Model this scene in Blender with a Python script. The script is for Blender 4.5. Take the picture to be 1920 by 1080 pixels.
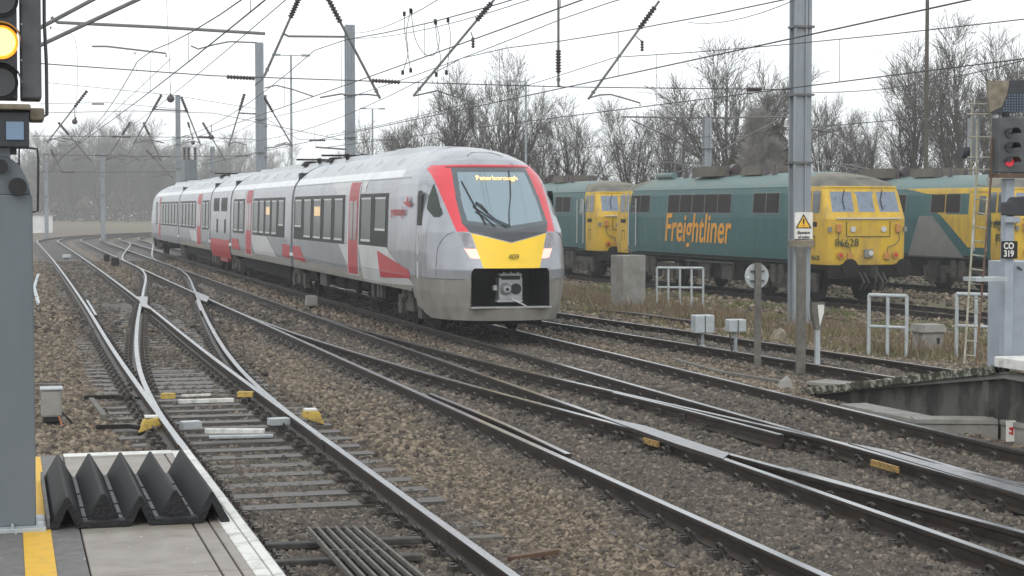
import bpy, math, random
import numpy as np
from mathutils import Matrix, Vector
R = math.radians
# ------------------------------------------------------------------ camera, sky, light, exposure
for o in list(bpy.data.objects): bpy.data.objects.remove(o)
sc = bpy.context.scene
F = 3400.0; HC = 2.45; YAW = math.atan(950/F); PIT = math.atan(149/F)
cam = bpy.data.objects.new('camera', bpy.data.cameras.new('camera')); sc.collection.objects.link(cam)
cam.data.sensor_width = 36; cam.data.lens = 36*F/1920; cam.data.clip_end = 3000; cam.data.clip_start = .05
cam.location = (0, 0, HC); cam.rotation_euler = (math.pi/2-PIT, 0, -YAW); sc.camera = cam
W = bpy.data.worlds.new('World'); sc.world = W; W.use_nodes = True
wn = W.node_tree; wn.nodes.clear()
wo = wn.nodes.new('ShaderNodeOutputWorld'); bg = wn.nodes.new('ShaderNodeBackground'); sk = wn.nodes.new('ShaderNodeTexSky')
sk.sky_type = 'NISHITA'; sk.sun_disc = False; sk.sun_elevation = R(32); sk.sun_rotation = R(205); sk.dust_density = 6; sk.air_density = 1.4
hs = wn.nodes.new('ShaderNodeHueSaturation'); hs.inputs['Saturation'].default_value = .12
mixs = wn.nodes.new('ShaderNodeMix'); mixs.data_type = 'RGBA'; mixs.inputs[0].default_value = .80
mixs.inputs[7].default_value = (13.0, 13.5, 13.8, 1)          # even overcast cloud deck, in the sky texture's own units
wn.links.new(sk.outputs[0], hs.inputs['Color']); wn.links.new(hs.outputs[0], mixs.inputs[6])
wn.links.new(mixs.outputs[2], bg.inputs[0]); wn.links.new(bg.outputs[0], wo.inputs[0]); bg.inputs[1].default_value = .112
sun = bpy.data.objects.new('sun', bpy.data.lights.new('sun', 'SUN')); sc.collection.objects.link(sun)
sun.data.energy = .8; sun.data.angle = R(25); sun.data.color = (1, .97, .93)
sun.rotation_euler = (R(48), 0, R(-35))
sc.view_settings.view_transform = 'Standard'; sc.view_settings.look = 'None'; sc.view_settings.exposure = 0.0; sc.view_settings.gamma = 1
sc.cycles.volume_bounces = 1; sc.cycles.max_bounces = 6; sc.cycles.transparent_max_bounces = 8

# ------------------------------------------------------------------ camera geometry helpers (surveying the photograph)
def ray(x, y):
    a = (x-960)/F; b = -(y-540)/F
    Y = math.cos(PIT)+b*math.sin(PIT); Z = -math.sin(PIT)+b*math.cos(PIT)
    return (a*math.cos(YAW)+Y*math.sin(YAW), -a*math.sin(YAW)+Y*math.cos(YAW), Z)
def gp(x, y, z=0.0):
    d = ray(x, y); t = (z-HC)/d[2]; return (d[0]*t, d[1]*t, z)
def atv(x, y, v):
    d = ray(x, y); t = v/d[1]; return (d[0]*t, v, HC+d[2]*t)
def atu(x, y, u):
    d = ray(x, y); t = u/d[0]; return (u, d[1]*t, HC+d[2]*t)

# ------------------------------------------------------------------ materials
MATS = {}
def pm(name, col, rough=.6, metal=0.0, col2=None, scale=4.0, bump=0.0, bscale=40.0, detail=6, spec=.5, emit=None, estr=1.0, stretch=None, thr=(.35,.65)):
    if name in MATS: return MATS[name]
    m = bpy.data.materials.new(name); m.use_nodes = True; n = m.node_tree; b = n.nodes['Principled BSDF']
    b.inputs['Roughness'].default_value = rough; b.inputs['Metallic'].default_value = metal
    b.inputs['Specular IOR Level'].default_value = spec
    b.inputs['Base Color'].default_value = (*col, 1)
    tc = n.nodes.new('ShaderNodeTexCoord'); mp = n.nodes.new('ShaderNodeMapping')
    n.links.new(tc.outputs['Object'], mp.inputs[0])
    if stretch: mp.inputs['Scale'].default_value = stretch
    if col2:
        t = n.nodes.new('ShaderNodeTexNoise'); t.inputs['Scale'].default_value = scale; t.inputs['Detail'].default_value = detail; t.inputs['Roughness'].default_value = .65
        n.links.new(mp.outputs[0], t.inputs['Vector'])
        r = n.nodes.new('ShaderNodeMapRange'); r.inputs[1].default_value = thr[0]; r.inputs[2].default_value = thr[1]
        x = n.nodes.new('ShaderNodeMix'); x.data_type = 'RGBA'; x.inputs[6].default_value = (*col, 1); x.inputs[7].default_value = (*col2, 1)
        n.links.new(t.outputs[0], r.inputs[0]); n.links.new(r.outputs[0], x.inputs[0]); n.links.new(x.outputs[2], b.inputs['Base Color'])
    if bump:
        t2 = n.nodes.new('ShaderNodeTexNoise'); t2.inputs['Scale'].default_value = bscale; t2.inputs['Detail'].default_value = 5
        n.links.new(mp.outputs[0], t2.inputs['Vector'])
        bp = n.nodes.new('ShaderNodeBump'); bp.inputs['Strength'].default_value = bump; bp.inputs['Distance'].default_value = .02
        n.links.new(t2.outputs[0], bp.inputs['Height']); n.links.new(bp.outputs[0], b.inputs['Normal'])
    if emit:
        b.inputs['Emission Color'].default_value = (*emit, 1); b.inputs['Emission Strength'].default_value = estr
    MATS[name] = m; return m
pm('galv', (.30,.33,.35), .5, .35, (.22,.24,.26), 3, .15)
pm('galv_light', (.45,.48,.50), .5, .3, (.34,.37,.38), 5, .1)
pm('mast', (.30,.33,.36), .55, .2, (.22,.245,.27), 2, .12, stretch=(1,1,.3))
pm('tube', (.10,.105,.11), .55, .3, (.16,.15,.14), 6)
pm('wire', (.05,.05,.055), .6, .3)
pm('insulator', (.05,.035,.04), .35)
pm('rail_top', (.36,.37,.39), .22, .9, (.26,.27,.28), 8, stretch=(1,.15,1))
pm('rail_side', (.017,.015,.015), .5, .2, (.045,.031,.022), 5, .2, spec=.35)
pm('rail_dull', (.12,.10,.085), .45, .4, (.05,.042,.036), 6)
pm('chair', (.022,.02,.019), .5, .2, (.06,.045,.035), 9, .2)
pm('sleeper', (.050,.044,.040), .45, 0, (.090,.080,.070), 6, .5, 30, stretch=(1,6,1), spec=.5)
pm('concrete', (.27,.26,.24), .85, 0, (.17,.165,.15), 3, .3, 60)
pm('concrete_dark', (.09,.088,.075), .85, 0, (.022,.022,.020), 2.6, .5, 30, stretch=(1,1,.6), thr=(.42,.58), detail=9)
pm('moss_edge', (.40,.39,.33), .85, 0, (.045,.047,.03), 9, .6, 40, thr=(.38,.52))
pm('white_paint', (.62,.62,.59), .7, 0, (.30,.30,.28), 7, .25, 60, thr=(.5,.72))
pm('paving', (.27,.24,.215), .5, 0, (.19,.165,.14), 5, .3, 120, detail=10, thr=(.4,.7))
pm('paving_dirty', (.16,.145,.115), .65, 0, (.24,.225,.2), 4, .15, 120)
pm('asphalt', (.105,.10,.102), .6, 0, (.15,.145,.14), 14, .4, 180)
pm('fitting_yellow', (.50,.35,.07), .7, 0, (.24,.17,.06), 14, .2, thr=(.45,.7))
pm('plate_top', (.30,.31,.33), .3, .8, (.18,.18,.19), 9)
pm('joint', (.03,.028,.025), .9)
pm('yellow_line', (.62,.36,.02), .6, 0, (.40,.26,.06), 12, .2, 90, thr=(.5,.75))
pm('ochre', (.42,.25,.05), .7, 0, (.10,.07,.04), 30, thr=(.4,.6))
pm('rubber', (.007,.0075,.009), .6, 0, (.016,.016,.018), 8, .5, 60, stretch=(1,5,1), spec=.3)
pm('rubber_worn', (.11,.11,.11), .6, 0, (.04,.04,.04), 14, .3)
pm('signal_black', (.018,.020,.026), .45, 0, (.03,.032,.04), 6, .1)
pm('signal_grey', (.055,.06,.065), .5, 0, (.08,.085,.09), 6, .1)
pm('lens_off', (.03,.032,.036), .12, 0)
pm('lens_amber', (1,.5,.05), .3, 0, emit=(1,.60,.10), estr=5)
pm('lens_amber_rim', (.8,.3,.02), .4, emit=(1,.30,.01), estr=.9)
pm('lens_red', (.6,.02,.03), .3, emit=(1,.03,.06), estr=.3)
pm('lens_blue', (.12,.20,.30), .15, spec=.8)
pm('post_grey', (.125,.145,.16), .5, 0, (.10,.12,.135), 2, .06, stretch=(1,1,.3))
pm('post_light', (.34,.38,.43), .5, .1, (.27,.30,.34), 3, .05)
pm('sand_dirt', (.25,.22,.17), .9, 0, (.12,.10,.07), 10)
pm('train_grey', (.33,.345,.375), .26, .3, (.22,.225,.24), 1.2, 0, stretch=(1,1,.3), thr=(.35,.8), spec=.45)
pm('train_front', (.36,.375,.405), .24, .4, (.29,.30,.33), 1.5)
pm('train_light', (.52,.53,.54), .35, .1, (.44,.44,.43), 1.2)
pm('train_mid', (.20,.22,.245), .35, .25, (.25,.265,.28), 1)
pm('train_white', (.72,.74,.76), .35, 0, (.60,.61,.62), 1.5)
pm('train_dirty', (.17,.155,.13), .6, .05, (.28,.27,.245), 2.2, stretch=(1,1,.5), thr=(.3,.7))
pm('train_roof', (.40,.42,.44), .5, .2, (.52,.54,.56), .7)
pm('train_red', (.42,.012,.022), .4, 0, (.33,.015,.02), 2)
pm('cab_red', (.62,.045,.065), .3, 0, (.55,.04,.055), 2)
pm('seal_red', (.16,.01,.016), .4)
pm('yellow_end', (.93,.62,.02), .36, 0, (.86,.56,.04), 2)
pm('win_band', (.022,.025,.023), .4, 0, spec=.05)
pm('win_glass', (.065,.078,.068), .2, 0, (.04,.05,.045), .9, spec=.06)
pm('win_lit', (.5,.3,.08), .2, emit=(1,.55,.12), estr=.28)
pm('door_glass', (.10,.05,.042), .15, spec=.25)
pm('screen_glass', (.23,.30,.34), .06, .55, spec=.9)  # pale blue-grey base stands in for sky reflected in dark glass
pm('screen_edge', (.085,.10,.11), .2, .2)
pm('screen_lower', (.055,.06,.068), .3)
pm('lamp_clear', (.20,.20,.22), .2, .3, (.35,.33,.35), 9)
pm('lamp_tail', (1,.3,.25), .3, emit=(1,.50,.42), estr=1.2)
pm('led', (1,.6,.2), .4, emit=(1,.62,.22), estr=1.6)
pm('black', (.006,.006,.007), .6)
pm('under', (.008,.008,.008), .9, 0, (.02,.018,.016), 3, .3, spec=.2)
pm('under_light', (.065,.061,.054), .75, 0, (.022,.02,.019), 4, .2)
pm('bogie', (.024,.022,.020), .8, 0, (.075,.068,.058), 6, .2)
pm('steel', (.42,.43,.44), .4, .5, (.28,.28,.28), 8)
pm('loco_teal', (.026,.092,.098), .5, .1, (.055,.125,.122), 1.6, .05, 12, stretch=(1,1.2,.35), thr=(.35,.75))
pm('loco_roof', (.095,.165,.165), .6, .05, (.13,.175,.16), 1, .05)
pm('loco_dome', (.17,.155,.115), .75, 0, (.085,.085,.075), 1.2, .1, thr=(.4,.6))
pm('loco_yellow', (.58,.37,.02), .55, 0, (.30,.20,.06), 2.6, .05, 10, stretch=(1,1,.35), thr=(.4,.75))
pm('loco_grille', (.018,.015,.015), .7, 0, (.036,.028,.026), 60, spec=.2, stretch=(1,.2,1))
pm('loco_frame', (.10,.13,.12), .6)
pm('loco_grey', (.20,.20,.19), .6, 0, (.16,.16,.15), 2)
pm('loco_glass', (.16,.20,.26), .08, .3, (.05,.055,.06), 9, spec=.9, thr=(.52,.75), detail=9)  # dark mottling paints reflected branches into the glass colour
pm('loco_glass_dark', (.05,.055,.06), .1, .2, (.12,.14,.15), 2, spec=.9)
pm('orange_text', (.72,.33,.03), .5, 0, (.55,.24,.03), 8)
pm('dark_text', (.03,.05,.02), .5)
pm('cable_orange', (.5,.13,.03), .5)
pm('socket_orange', (.45,.16,.04), .6, 0, (.40,.24,.05), 9)
pm('loco_seam', (.03,.055,.055), .7)
pm('roof_dirt', (.10,.085,.065), .8, 0, (.06,.055,.045), 3)
pm('white_sign', (.75,.74,.70), .5, 0, (.6,.59,.55), 5)
pm('yellow_sign', (.80,.45,.03), .5)
pm('red_sign', (.5,.02,.02), .5)
pm('bark', (.085,.075,.06), .9, 0, (.055,.048,.04), 2, spec=.2)
pm('bark_pale', (.33,.31,.28), .8, 0, (.12,.11,.10), 3)
pm('ivy', (.022,.032,.014), .8, 0, (.045,.042,.022), .6, spec=.2)
pm('scrub', (.13,.105,.075), .9, 0, (.08,.07,.045), .5)
pm('rust', (.13,.07,.04), .7, 0, (.07,.045,.03), 6, .2)
pm('wood_grey', (.16,.15,.13), .8, 0, (.08,.075,.065), 5, .3, stretch=(1,4,1))
pm('ladder', (.36,.36,.31), .6, .2, (.20,.18,.12), 8)
pm('pale_building', (.62,.63,.63), .7, 0, (.5,.5,.5), 1)

def rnd_island(m, c1, c2, c3, rough=.75):
    m = bpy.data.materials.new(m); m.use_nodes = True; n = m.node_tree; b = n.nodes['Principled BSDF']
    g = n.nodes.new('ShaderNodeNewGeometry'); cr = n.nodes.new('ShaderNodeValToRGB')
    e = cr.color_ramp.elements; e[0].color = (*c1, 1); e[1].color = (*c3, 1); e[1].position = 1
    k = e.new(.55); k.color = (*c2, 1)
    n.links.new(g.outputs['Random Per Island'], cr.inputs[0]); 
    b.inputs['Roughness'].default_value = rough; n.links.new(cr.outputs[0], b.inputs['Base Color'])
    return m, n, b, cr

# ------------------------------------------------------------------ mesh builder
class MB:
    def __init__(s): s.v = []; s.f = []; s.m = []
    def add(s, vs, fs, mi=0):
        k = len(s.v); s.v += [tuple(p) for p in vs]; s.f += [tuple(i+k for i in f) for f in fs]; s.m += [mi]*len(fs); return s
    def box(s, c, d, mi=0, rz=0, rx=0, ry=0, top=1.0):
        x, y, z = d[0]/2, d[1]/2, d[2]/2
        P = [Vector((a*x*(top if e > 0 else 1), b*y*(top if e > 0 else 1), e*z)) for e in (-1, 1) for a, b in ((-1,-1),(1,-1),(1,1),(-1,1))]
        M = Matrix.Rotation(rz, 3, 'Z') @ Matrix.Rotation(ry, 3, 'Y') @ Matrix.Rotation(rx, 3, 'X')
        return s.add([M @ p + Vector(c) for p in P], [(3,2,1,0),(4,5,6,7),(0,1,5,4),(1,2,6,5),(2,3,7,6),(3,0,4,7)], mi)
    def bx(s, x0, x1, y0, y1, z0, z1, mi=0): return s.box(((x0+x1)/2,(y0+y1)/2,(z0+z1)/2), (abs(x1-x0),abs(y1-y0),abs(z1-z0)), mi)
    def tube(s, pts, r, n=8, mi=0, caps=True):
        pts = [Vector(p) for p in pts]; rr = r if isinstance(r, (list, tuple)) else [r]*len(pts); k = len(s.v); prev = None
        for i, p in enumerate(pts):
            d = (pts[min(i+1, len(pts)-1)]-pts[max(i-1, 0)]).normalized()
            if prev is None: a = d.cross(Vector((0,0,1)) if abs(d.z) < .9 else Vector((1,0,0))).normalized()
            else: a = (prev - d*prev.dot(d)).normalized()
            prev = a; b = d.cross(a)
            for j in range(n):
                t = 2*math.pi*(j+.5)/n; s.v.append(tuple(p+(a*math.cos(t)+b*math.sin(t))*rr[i]))
        for i in range(len(pts)-1):
            for j in range(n):
                q = k+i*n+j; w = k+i*n+(j+1) % n; s.f.append((q, w, w+n, q+n)); s.m.append(mi)
        if caps:
            s.f.append(tuple(k+j for j in reversed(range(n)))); s.m.append(mi)
            s.f.append(tuple(k+(len(pts)-1)*n+j for j in range(n))); s.m.append(mi)
        return s
    def beam(s, p, q, w, h, mi=0):
        p, q = Vector(p), Vector(q); d = (q-p).normalized(); a = d.cross(Vector((0,0,1)))
        a = a.normalized() if a.length > .05 else Vector((1,0,0)); b = a.cross(d)
        P = [e+a*(i*w/2)+b*(j*h/2) for e in (p, q) for i, j in ((-1,-1),(1,-1),(1,1),(-1,1))]
        return s.add(P, [(0,1,2,3),(7,6,5,4),(4,5,1,0),(5,6,2,1),(6,7,3,2),(7,4,0,3)], mi)
    def prism(s, poly, off, mi=0):
        n = len(poly); off = Vector(off); P = [Vector(p) for p in poly]; Q = [p+off for p in P]
        return s.add(P+Q, [tuple(reversed(range(n))), tuple(range(n, 2*n))]+[(i, (i+1) % n, (i+1) % n+n, i+n) for i in range(n)], mi)
    def disc(s, c, axis, r, t, n=24, mi=0):
        c = Vector(c); a = Vector(axis).normalized()
        return s.tube([c-a*t/2, c+a*t/2], r, n, mi)
    def build(s, name, mats, parent=None, smooth=False, bevel=0, world=False):
        if not isinstance(mats, (list, tuple)): mats = [mats]
        off = root_loc(parent) if (world and parent) else Vector((0,0,0))
        me = bpy.data.meshes.new(name); me.from_pydata([tuple(Vector(p)-off) for p in s.v], [], s.f)
        for m in mats: me.materials.append(MATS[m] if isinstance(m, str) else m)
        me.polygons.foreach_set('material_index', s.m)
        if smooth: me.polygons.foreach_set('use_smooth', [True]*len(s.f))
        me.update(); o = bpy.data.objects.new(name, me); sc.collection.objects.link(o)
        if parent: o.parent = parent
        if bevel:
            b = o.modifiers.new('bevel', 'BEVEL'); b.width = bevel; b.segments = 2; b.limit_method = 'ANGLE'
        return o
def root_loc(o):
    while o.parent: o = o.parent
    return Vector(o.location)
def tag(o, label, cat, group=None, kind=None):
    if label: o['label'] = label
    if cat: o['category'] = cat
    if group: o['group'] = group
    if kind: o['kind'] = kind
    return o
def thing(name, label, cat, loc=(0,0,0), rz=0, group=None):
    o = bpy.data.objects.new(name, None); sc.collection.objects.link(o); o.location = loc; o.rotation_euler = (0,0,rz)
    o.empty_display_size = .2
    return tag(o, label, cat, group)
def struct(o): o['kind'] = 'structure'; return o
def copy_tree(o, parent=None):
    c = o.copy(); sc.collection.objects.link(c)
    if parent: c.parent = parent
    for ch in list(o.children): copy_tree(ch, c)
    return c
def np_mesh(name, V, Fq, mat, smooth=False):
    me = bpy.data.meshes.new(name); nv = len(V); nf, k = Fq.shape
    me.vertices.add(nv); me.vertices.foreach_set('co', V.astype(np.float32).ravel())
    me.loops.add(nf*k); me.loops.foreach_set('vertex_index', Fq.astype(np.int32).ravel())
    me.polygons.add(nf); me.polygons.foreach_set('loop_start', np.arange(0, nf*k, k, dtype=np.int32))
    if smooth: me.polygons.foreach_set('use_smooth', np.ones(nf, dtype=bool))
    me.materials.append(MATS[mat] if isinstance(mat, str) else mat); me.update(calc_edges=True)
    o = bpy.data.objects.new(name, me); sc.collection.objects.link(o); return o
FONT = {}
def text(name, body, size, M, mat, parent, ext=.003, align='CENTER', shear=0, bold=0.0, sx=1.0):
    cu = bpy.data.curves.new('t', 'FONT'); cu.body = body; cu.size = size; cu.extrude = ext; cu.align_x = align; cu.shear = shear; cu.offset = bold
    cu.resolution_u = 4
    t = bpy.data.objects.new('t', cu); sc.collection.objects.link(t); dg = bpy.context.evaluated_depsgraph_get()
    me = bpy.data.meshes.new_from_object(t.evaluated_get(dg)); bpy.data.objects.remove(t)
    me.transform(Matrix.Diagonal((sx,1,1,1))); me.transform(M); me.materials.clear(); me.materials.append(MATS[mat])
    me.name = name; o = bpy.data.objects.new(name, me); sc.collection.objects.link(o); o.parent = parent; return o
def facing(origin, right, up):
    r = Vector(right).normalized(); u = Vector(up).normalized(); n = r.cross(u)
    return Matrix(((r.x,u.x,n.x,origin[0]),(r.y,u.y,n.y,origin[1]),(r.z,u.z,n.z,origin[2]),(0,0,0,1)))

# ------------------------------------------------------------------ track alignments (u right, v along)
def spline(pts, step=.6):
    P = np.array(pts, float)[:, ::-1]                       # given as (v,u) -> (u,v)
    out = []
    for i in range(len(P)-1):
        p0 = P[max(i-1,0)]; p1 = P[i]; p2 = P[i+1]; p3 = P[min(i+2, len(P)-1)]
        if i == 0: p0 = 2*p1-p2
        if i == len(P)-2: p3 = 2*p2-p1
        n = max(2, int(np.linalg.norm(p2-p1)/step))
        for t in np.linspace(0, 1, n, endpoint=False):
            out.append(.5*((2*p1)+(-p0+p2)*t+(2*p0-5*p1+4*p2-p3)*t*t+(-p0+3*p1-3*p2+p3)*t**3))
    out.append(P[-1]); return np.array(out)
def farcurve(u0, v0, rad, hd=0.0, arc=1.25, n=24):
    return [(v0+rad*math.sin(a), u0+rad*(1-math.cos(a))) for a in np.linspace(0, arc, n)[1:]]
def seq(base, u0, v0, rad): return np.vstack([spline(base), [[u, v] for v, u in farcurve(u0, v0, rad)]])
ALN = {
 'A': seq([(4,2.5),(15,2.5),(30,2.52),(48,2.70),(70,2.85),(95,2.95),(138,3.0)], 3.0, 138, 120),
 'B': seq([(4,6.0),(20,6.02),(50,6.05),(75,6.1),(110,6.2),(141,6.3)], 6.3, 141, 115),
 'D': seq([(4,9.1),(20,9.15),(60,9.17),(100,9.25),(143,9.4)], 9.4, 143, 110),
 'E': spline([(6,14.4),(16,13.86),(25,13.1),(33,12.45),(41,11.75),(52,10.95),(62,10.3)]),
 'X': spline([(19,2.49),(23,2.53),(28,2.70),(34,3.06),(42.6,3.70),(51.4,4.42),(57,4.87),(62,5.28),(68,5.72),(74,6.02),(78,6.1)]),
 'Y': spline([(47,6.05),(42,6.07),(38,6.15),(34,6.30),(28,6.66),(23,7.10),(18,7.60),(14,7.98),(10,8.42),(5,8.95)]),
 'Z': spline([(86,6.12),(92,6.35),(100,6.9),(110,7.7),(120,8.5),(128,9.1),(134,9.35)]),
 'S': spline([(34,24.8),(47.3,24.13),(80,22.55),(110,21.1)]),
 'T': spline([(30,32.2),(50,31.3),(80,29.9),(110,28.4)]),
}
def normals(P):
    d = np.gradient(P, axis=0); d /= np.linalg.norm(d, axis=1)[:, None]; return np.stack([d[:,1], -d[:,0]], 1)
PROF = [(-.035,0),(.035,0),(.037,-.012),(.035,-.038),(.012,-.052),(.010,-.125),(.07,-.145),(.07,-.158),(-.07,-.158),(-.07,-.145),(-.010,-.125),(-.012,-.052),(-.035,-.038),(-.037,-.012)]
def rail_mesh(P, z=0.0, prof=PROF, name='rail', parent=None, mats=('rail_side','rail_top'), topi=(0,)):
    N = normals(P); mb = MB(); n = len(prof)
    for (u, v), (a, b) in zip(P, N):
        for (x, h) in prof: mb.v.append((u+a*x, v+b*x, z+h))
    for i in range(len(P)-1):
        for j in range(n):
            q = i*n+j; w = i*n+(j+1) % n; mb.f.append((q, q+n, w+n, w)); mb.m.append(1 if j in topi else 0)
    mb.f.append(tuple(range(n))); mb.m.append(0); k = (len(P)-1)*n; mb.f.append(tuple(k+j for j in reversed(range(n)))); mb.m.append(0)
    return mb.build(name, mats, parent, world=True)
def sample(P, step, v0=-1e9, v1=1e9):
    d = np.r_[0, np.cumsum(np.linalg.norm(np.diff(P, axis=0), axis=1))]; s = np.arange(0, d[-1], step)
    U = np.interp(s, d, P[:,0]); V = np.interp(s, d, P[:,1]); N = normals(np.stack([U, V], 1))
    k = (V >= v0) & (V <= v1); return np.stack([U, V], 1)[k], N[k]
rng = random.Random(4)
slm = MB().box((0,0,-.06), (2.6,.25,.12)); SL = None
def proto_mesh(mb, mats, name):
    o = mb.build(name, mats); me = o.data; bpy.data.objects.remove(o); return me
SLEEPER = proto_mesh(slm, 'sleeper', 'sleeper')
cm = MB(); cm.box((0,0,.014), (.44,.20,.028)) 
for sx in (-1, 1):
    cm.box((sx*.105,0,.055), (.055,.15,.075), top=.55); cm.box((sx*.175,.055,.045), (.045,.045,.05)); cm.box((sx*.175,-.055,.045), (.045,.045,.05)); cm.box((sx*.20,0,.04), (.03,.10,.05), top=.5)
    cm.tube([(sx*.10,-.06,.06),(sx*.13,-.05,.105),(sx*.135,0,.12),(sx*.13,.05,.105),(sx*.10,.06,.06)], .014, 5)
CHAIR = proto_mesh(cm, 'chair', 'rail_chair')
def inst(me, name, loc, rz, parent):
    o = bpy.data.objects.new(name, me); sc.collection.objects.link(o); o.parent = parent
    o.location = Vector(loc)-root_loc(parent); o.rotation_euler = (0,0,rz); return o
def merge_inst(me, places, name, parent, mat):
    vs = np.array([v.co[:] for v in me.vertices]); fs = [tuple(p.vertices) for p in me.polygons]; mb = MB()
    for (x, y, z), rz in places:
        c, s = math.cos(rz), math.sin(rz)
        mb.add([(x+a*c-b*s, y+a*s+b*c, z+e) for a, b, e in vs], fs)
    o = mb.build(name, mat, parent, world=True); o['kind'] = 'stuff'; return o
TRK = {'A': ('left hand running line beside the paved platform, curving far away into the mist', 3, 400, 0), 
       'B': ('middle running line between the platform line and the passenger train', 3, 400, 0),
       'D': ('running line that the grey and red passenger train stands on', 5, 400, 0),
       'E': ('curved line on the right passing in front of the two white post mounted boxes', 14, 62, 0),
       'X': ('crossover joining the platform line to the middle line over steel crossings', 26, 74, 0),
       'Y': ('crossover leading from the middle line to the train line at lower right', 10, 38, 0),
       'Z': ('distant crossover joining the middle line and the train line beside the rear carriages', 90, 130, 0),
       'S': ('siding behind the grass that the lettered green locomotive stands on', 36, 110, -.3),
       'T': ('rearmost siding under the green, grey and yellow locomotive', 34, 110, -.3)}
half = .7525
for key, (lab, s0, s1, zz) in TRK.items():
    P = ALN[key]; N = normals(P); cross = key in 'XYZ'; zr = zz-.003 if cross else zz
    t = thing('railway_track', lab, 'railway track', (float(P[0,0]), float(P[0,1]), zz))
    for sgn in (-1, 1):
        Q = P+N*half*sgn*(1 if N[0,0] > 0 else -1)
        if key == 'X':   # blades and gaps where the crossover meets the running rails
            pass
        rail_mesh(Q, zr, parent=t, mats=('rail_side', 'rail_top' if key not in 'ST' else 'rail_dull'))
    C, NN = sample(P, .66, s0, min(s1, 150))
    zs = zz-.18-(.004 if cross else 0)
    if cross and key == 'X': C, NN = sample(P, .66, s0, s1)
    pl = [((u, v, zs+rng.uniform(-.006,.004)-(.006 if key in 'BDE' and not cross else 0)), math.atan2(NN[i,1], NN[i,0])+rng.uniform(-.01,.01)) for i, (u, v) in enumerate(C)]
    pl.sort(key=lambda q: q[0][1])
    for q in pl[:100]: inst(SLEEPER, 'sleeper', q[0], q[1], t)
    if len(pl) > 100: merge_inst(SLEEPER, pl[100:], 'sleeper', t, 'sleeper')
    ch = []
    for (x, y, z), rz in pl:
        if y > 75: continue
        for sgn in (-1, 1): ch.append(((x+math.cos(rz)*half*sgn, y+math.sin(rz)*half*sgn, zz-.179), rz))
    for q in ch[:100]: inst(CHAIR, 'rail_chair', q[0], q[1], t)
    if len(ch) > 100: merge_inst(CHAIR, ch[100:], 'rail_chair', t, 'chair')
    t['trk'] = key

# check rails, crossing noses and wing rails: things bolted beside the running rails
def strip(name, label, cat, pts, w=.07, z=0.0, group=None, mats=('rail_side','rail_top')):
    P = spline([(v, u) for u, v in pts], .5)
    s = w/.07; prof = [(x*(s if h > -.05 else 1), h) for x, h in PROF]
    t = thing(name, label, cat, (float(P[0,0]), float(P[0,1]), z), 0, group)
    rail_mesh(P, z, prof, 'rail', t, mats); return t
strip('check_rail', 'long check rail inside the left rail of the middle line at bottom centre', 'check rail', [gp(807,737)[:2], gp(935,789)[:2], gp(1066,850)[:2]], .06, -.004)
strip('check_rail', 'bright check rail beside the right rail of the joining crossover near the train line', 'check rail', [gp(1151,735)[:2], gp(1280,766)[:2], gp(1465,814)[:2]], .06, -.004)
strip('check_rail', 'thin check rail behind the crossing nose at the right edge', 'check rail', [gp(1690,846)[:2], gp(1800,878)[:2], gp(1930,915)[:2]], .06, -.004)
strip('check_rail', 'thin check rail behind the crossover rail at lower right', 'check rail', [gp(1476,876)[:2], gp(1700,938)[:2], gp(1930,1000)[:2]], .06, -.004)
strip('check_rail', 'short check rail left of the platform line halfway to the crossing', 'check rail', [gp(163,562)[:2], gp(180,590)[:2]], .06, -.004)
strip('check_rail', 'short bright check rail next to the far crossing of the middle line', 'check rail', [gp(370,562)[:2], gp(378,582)[:2]], .08, -.004)
def plate(name, label, poly, z, depth, cat='crossing nose', mat=('rail_side','plate_top')):
    c = poly[0]; t = thing(name, label, cat, (c[0], c[1], z))
    mb = MB(); n = len(poly); P = [(x, y, z) for x, y in poly]+[(x, y, z-depth) for x, y in poly]
    a = sum(poly[i][0]*poly[(i+1) % n][1]-poly[(i+1) % n][0]*poly[i][1] for i in range(n))
    top = tuple(range(n)) if a > 0 else tuple(reversed(range(n)))
    mb.add(P, [top], 1); mb.f += [(i, i+n, (i+1) % n+n, (i+1) % n) for i in range(n)]; mb.m += [0]*n
    mb.build('casting', mat, t, world=True); return t
G2 = lambda x, y, z=0: gp(x, y, z)[:2]
plate('crossing_nose', 'long bright crossing nose of the middle line at lower right', [G2(1120,779,.006), G2(1210,798,.006), G2(1368,850,.006), G2(1355,860,.006), G2(1268,832,.006)], .006, .045)
plate('crossing_nose', 'bright tapering crossing nose of the train line near the right edge', [G2(1590,830,.006), G2(1660,843,.006), G2(1925,917,.006), G2(1925,930,.006)], .006, .045)
plate('crossing_nose', 'pale crossing where the left crossover cuts the platform line', [G2(258,556,.006), G2(277,556,.006), G2(276,572,.006), G2(284,580,.006), G2(266,574,.006)], .006, .13)
plate('crossing_nose', 'pale crossing where the left crossover cuts the middle line', [G2(366,546,.006), G2(392,556,.006), G2(388,566,.006), G2(376,562,.006)], .006, .13)
# yellow painted marks on the crossing castings belong to the rail webs
for (x0,x1,y0,y1,nm) in ((1640,1690,861,888,'long yellow paint mark on the web of the crossing at right'),(1212,1240,820,842,'small yellow paint patch on the crossing web')):
    u = 0
    a = gp(x0, y0, -.035); b = gp(x1, y0+(x1-x0)*.28, -.035); d = Vector(b)-Vector(a); nrm = Vector((-d.y, d.x, 0)).normalized()
    if nrm.x > 0: nrm = -nrm
    a = Vector(a)+nrm*.05; b = Vector(b)+nrm*.05
    o = MB().prism([a, b, b-Vector((0,0,.06)), a-Vector((0,0,.06))], -nrm*.03).build('rail_marker_plate', 'ochre'); tag(o, nm, 'rail marking')

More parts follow.
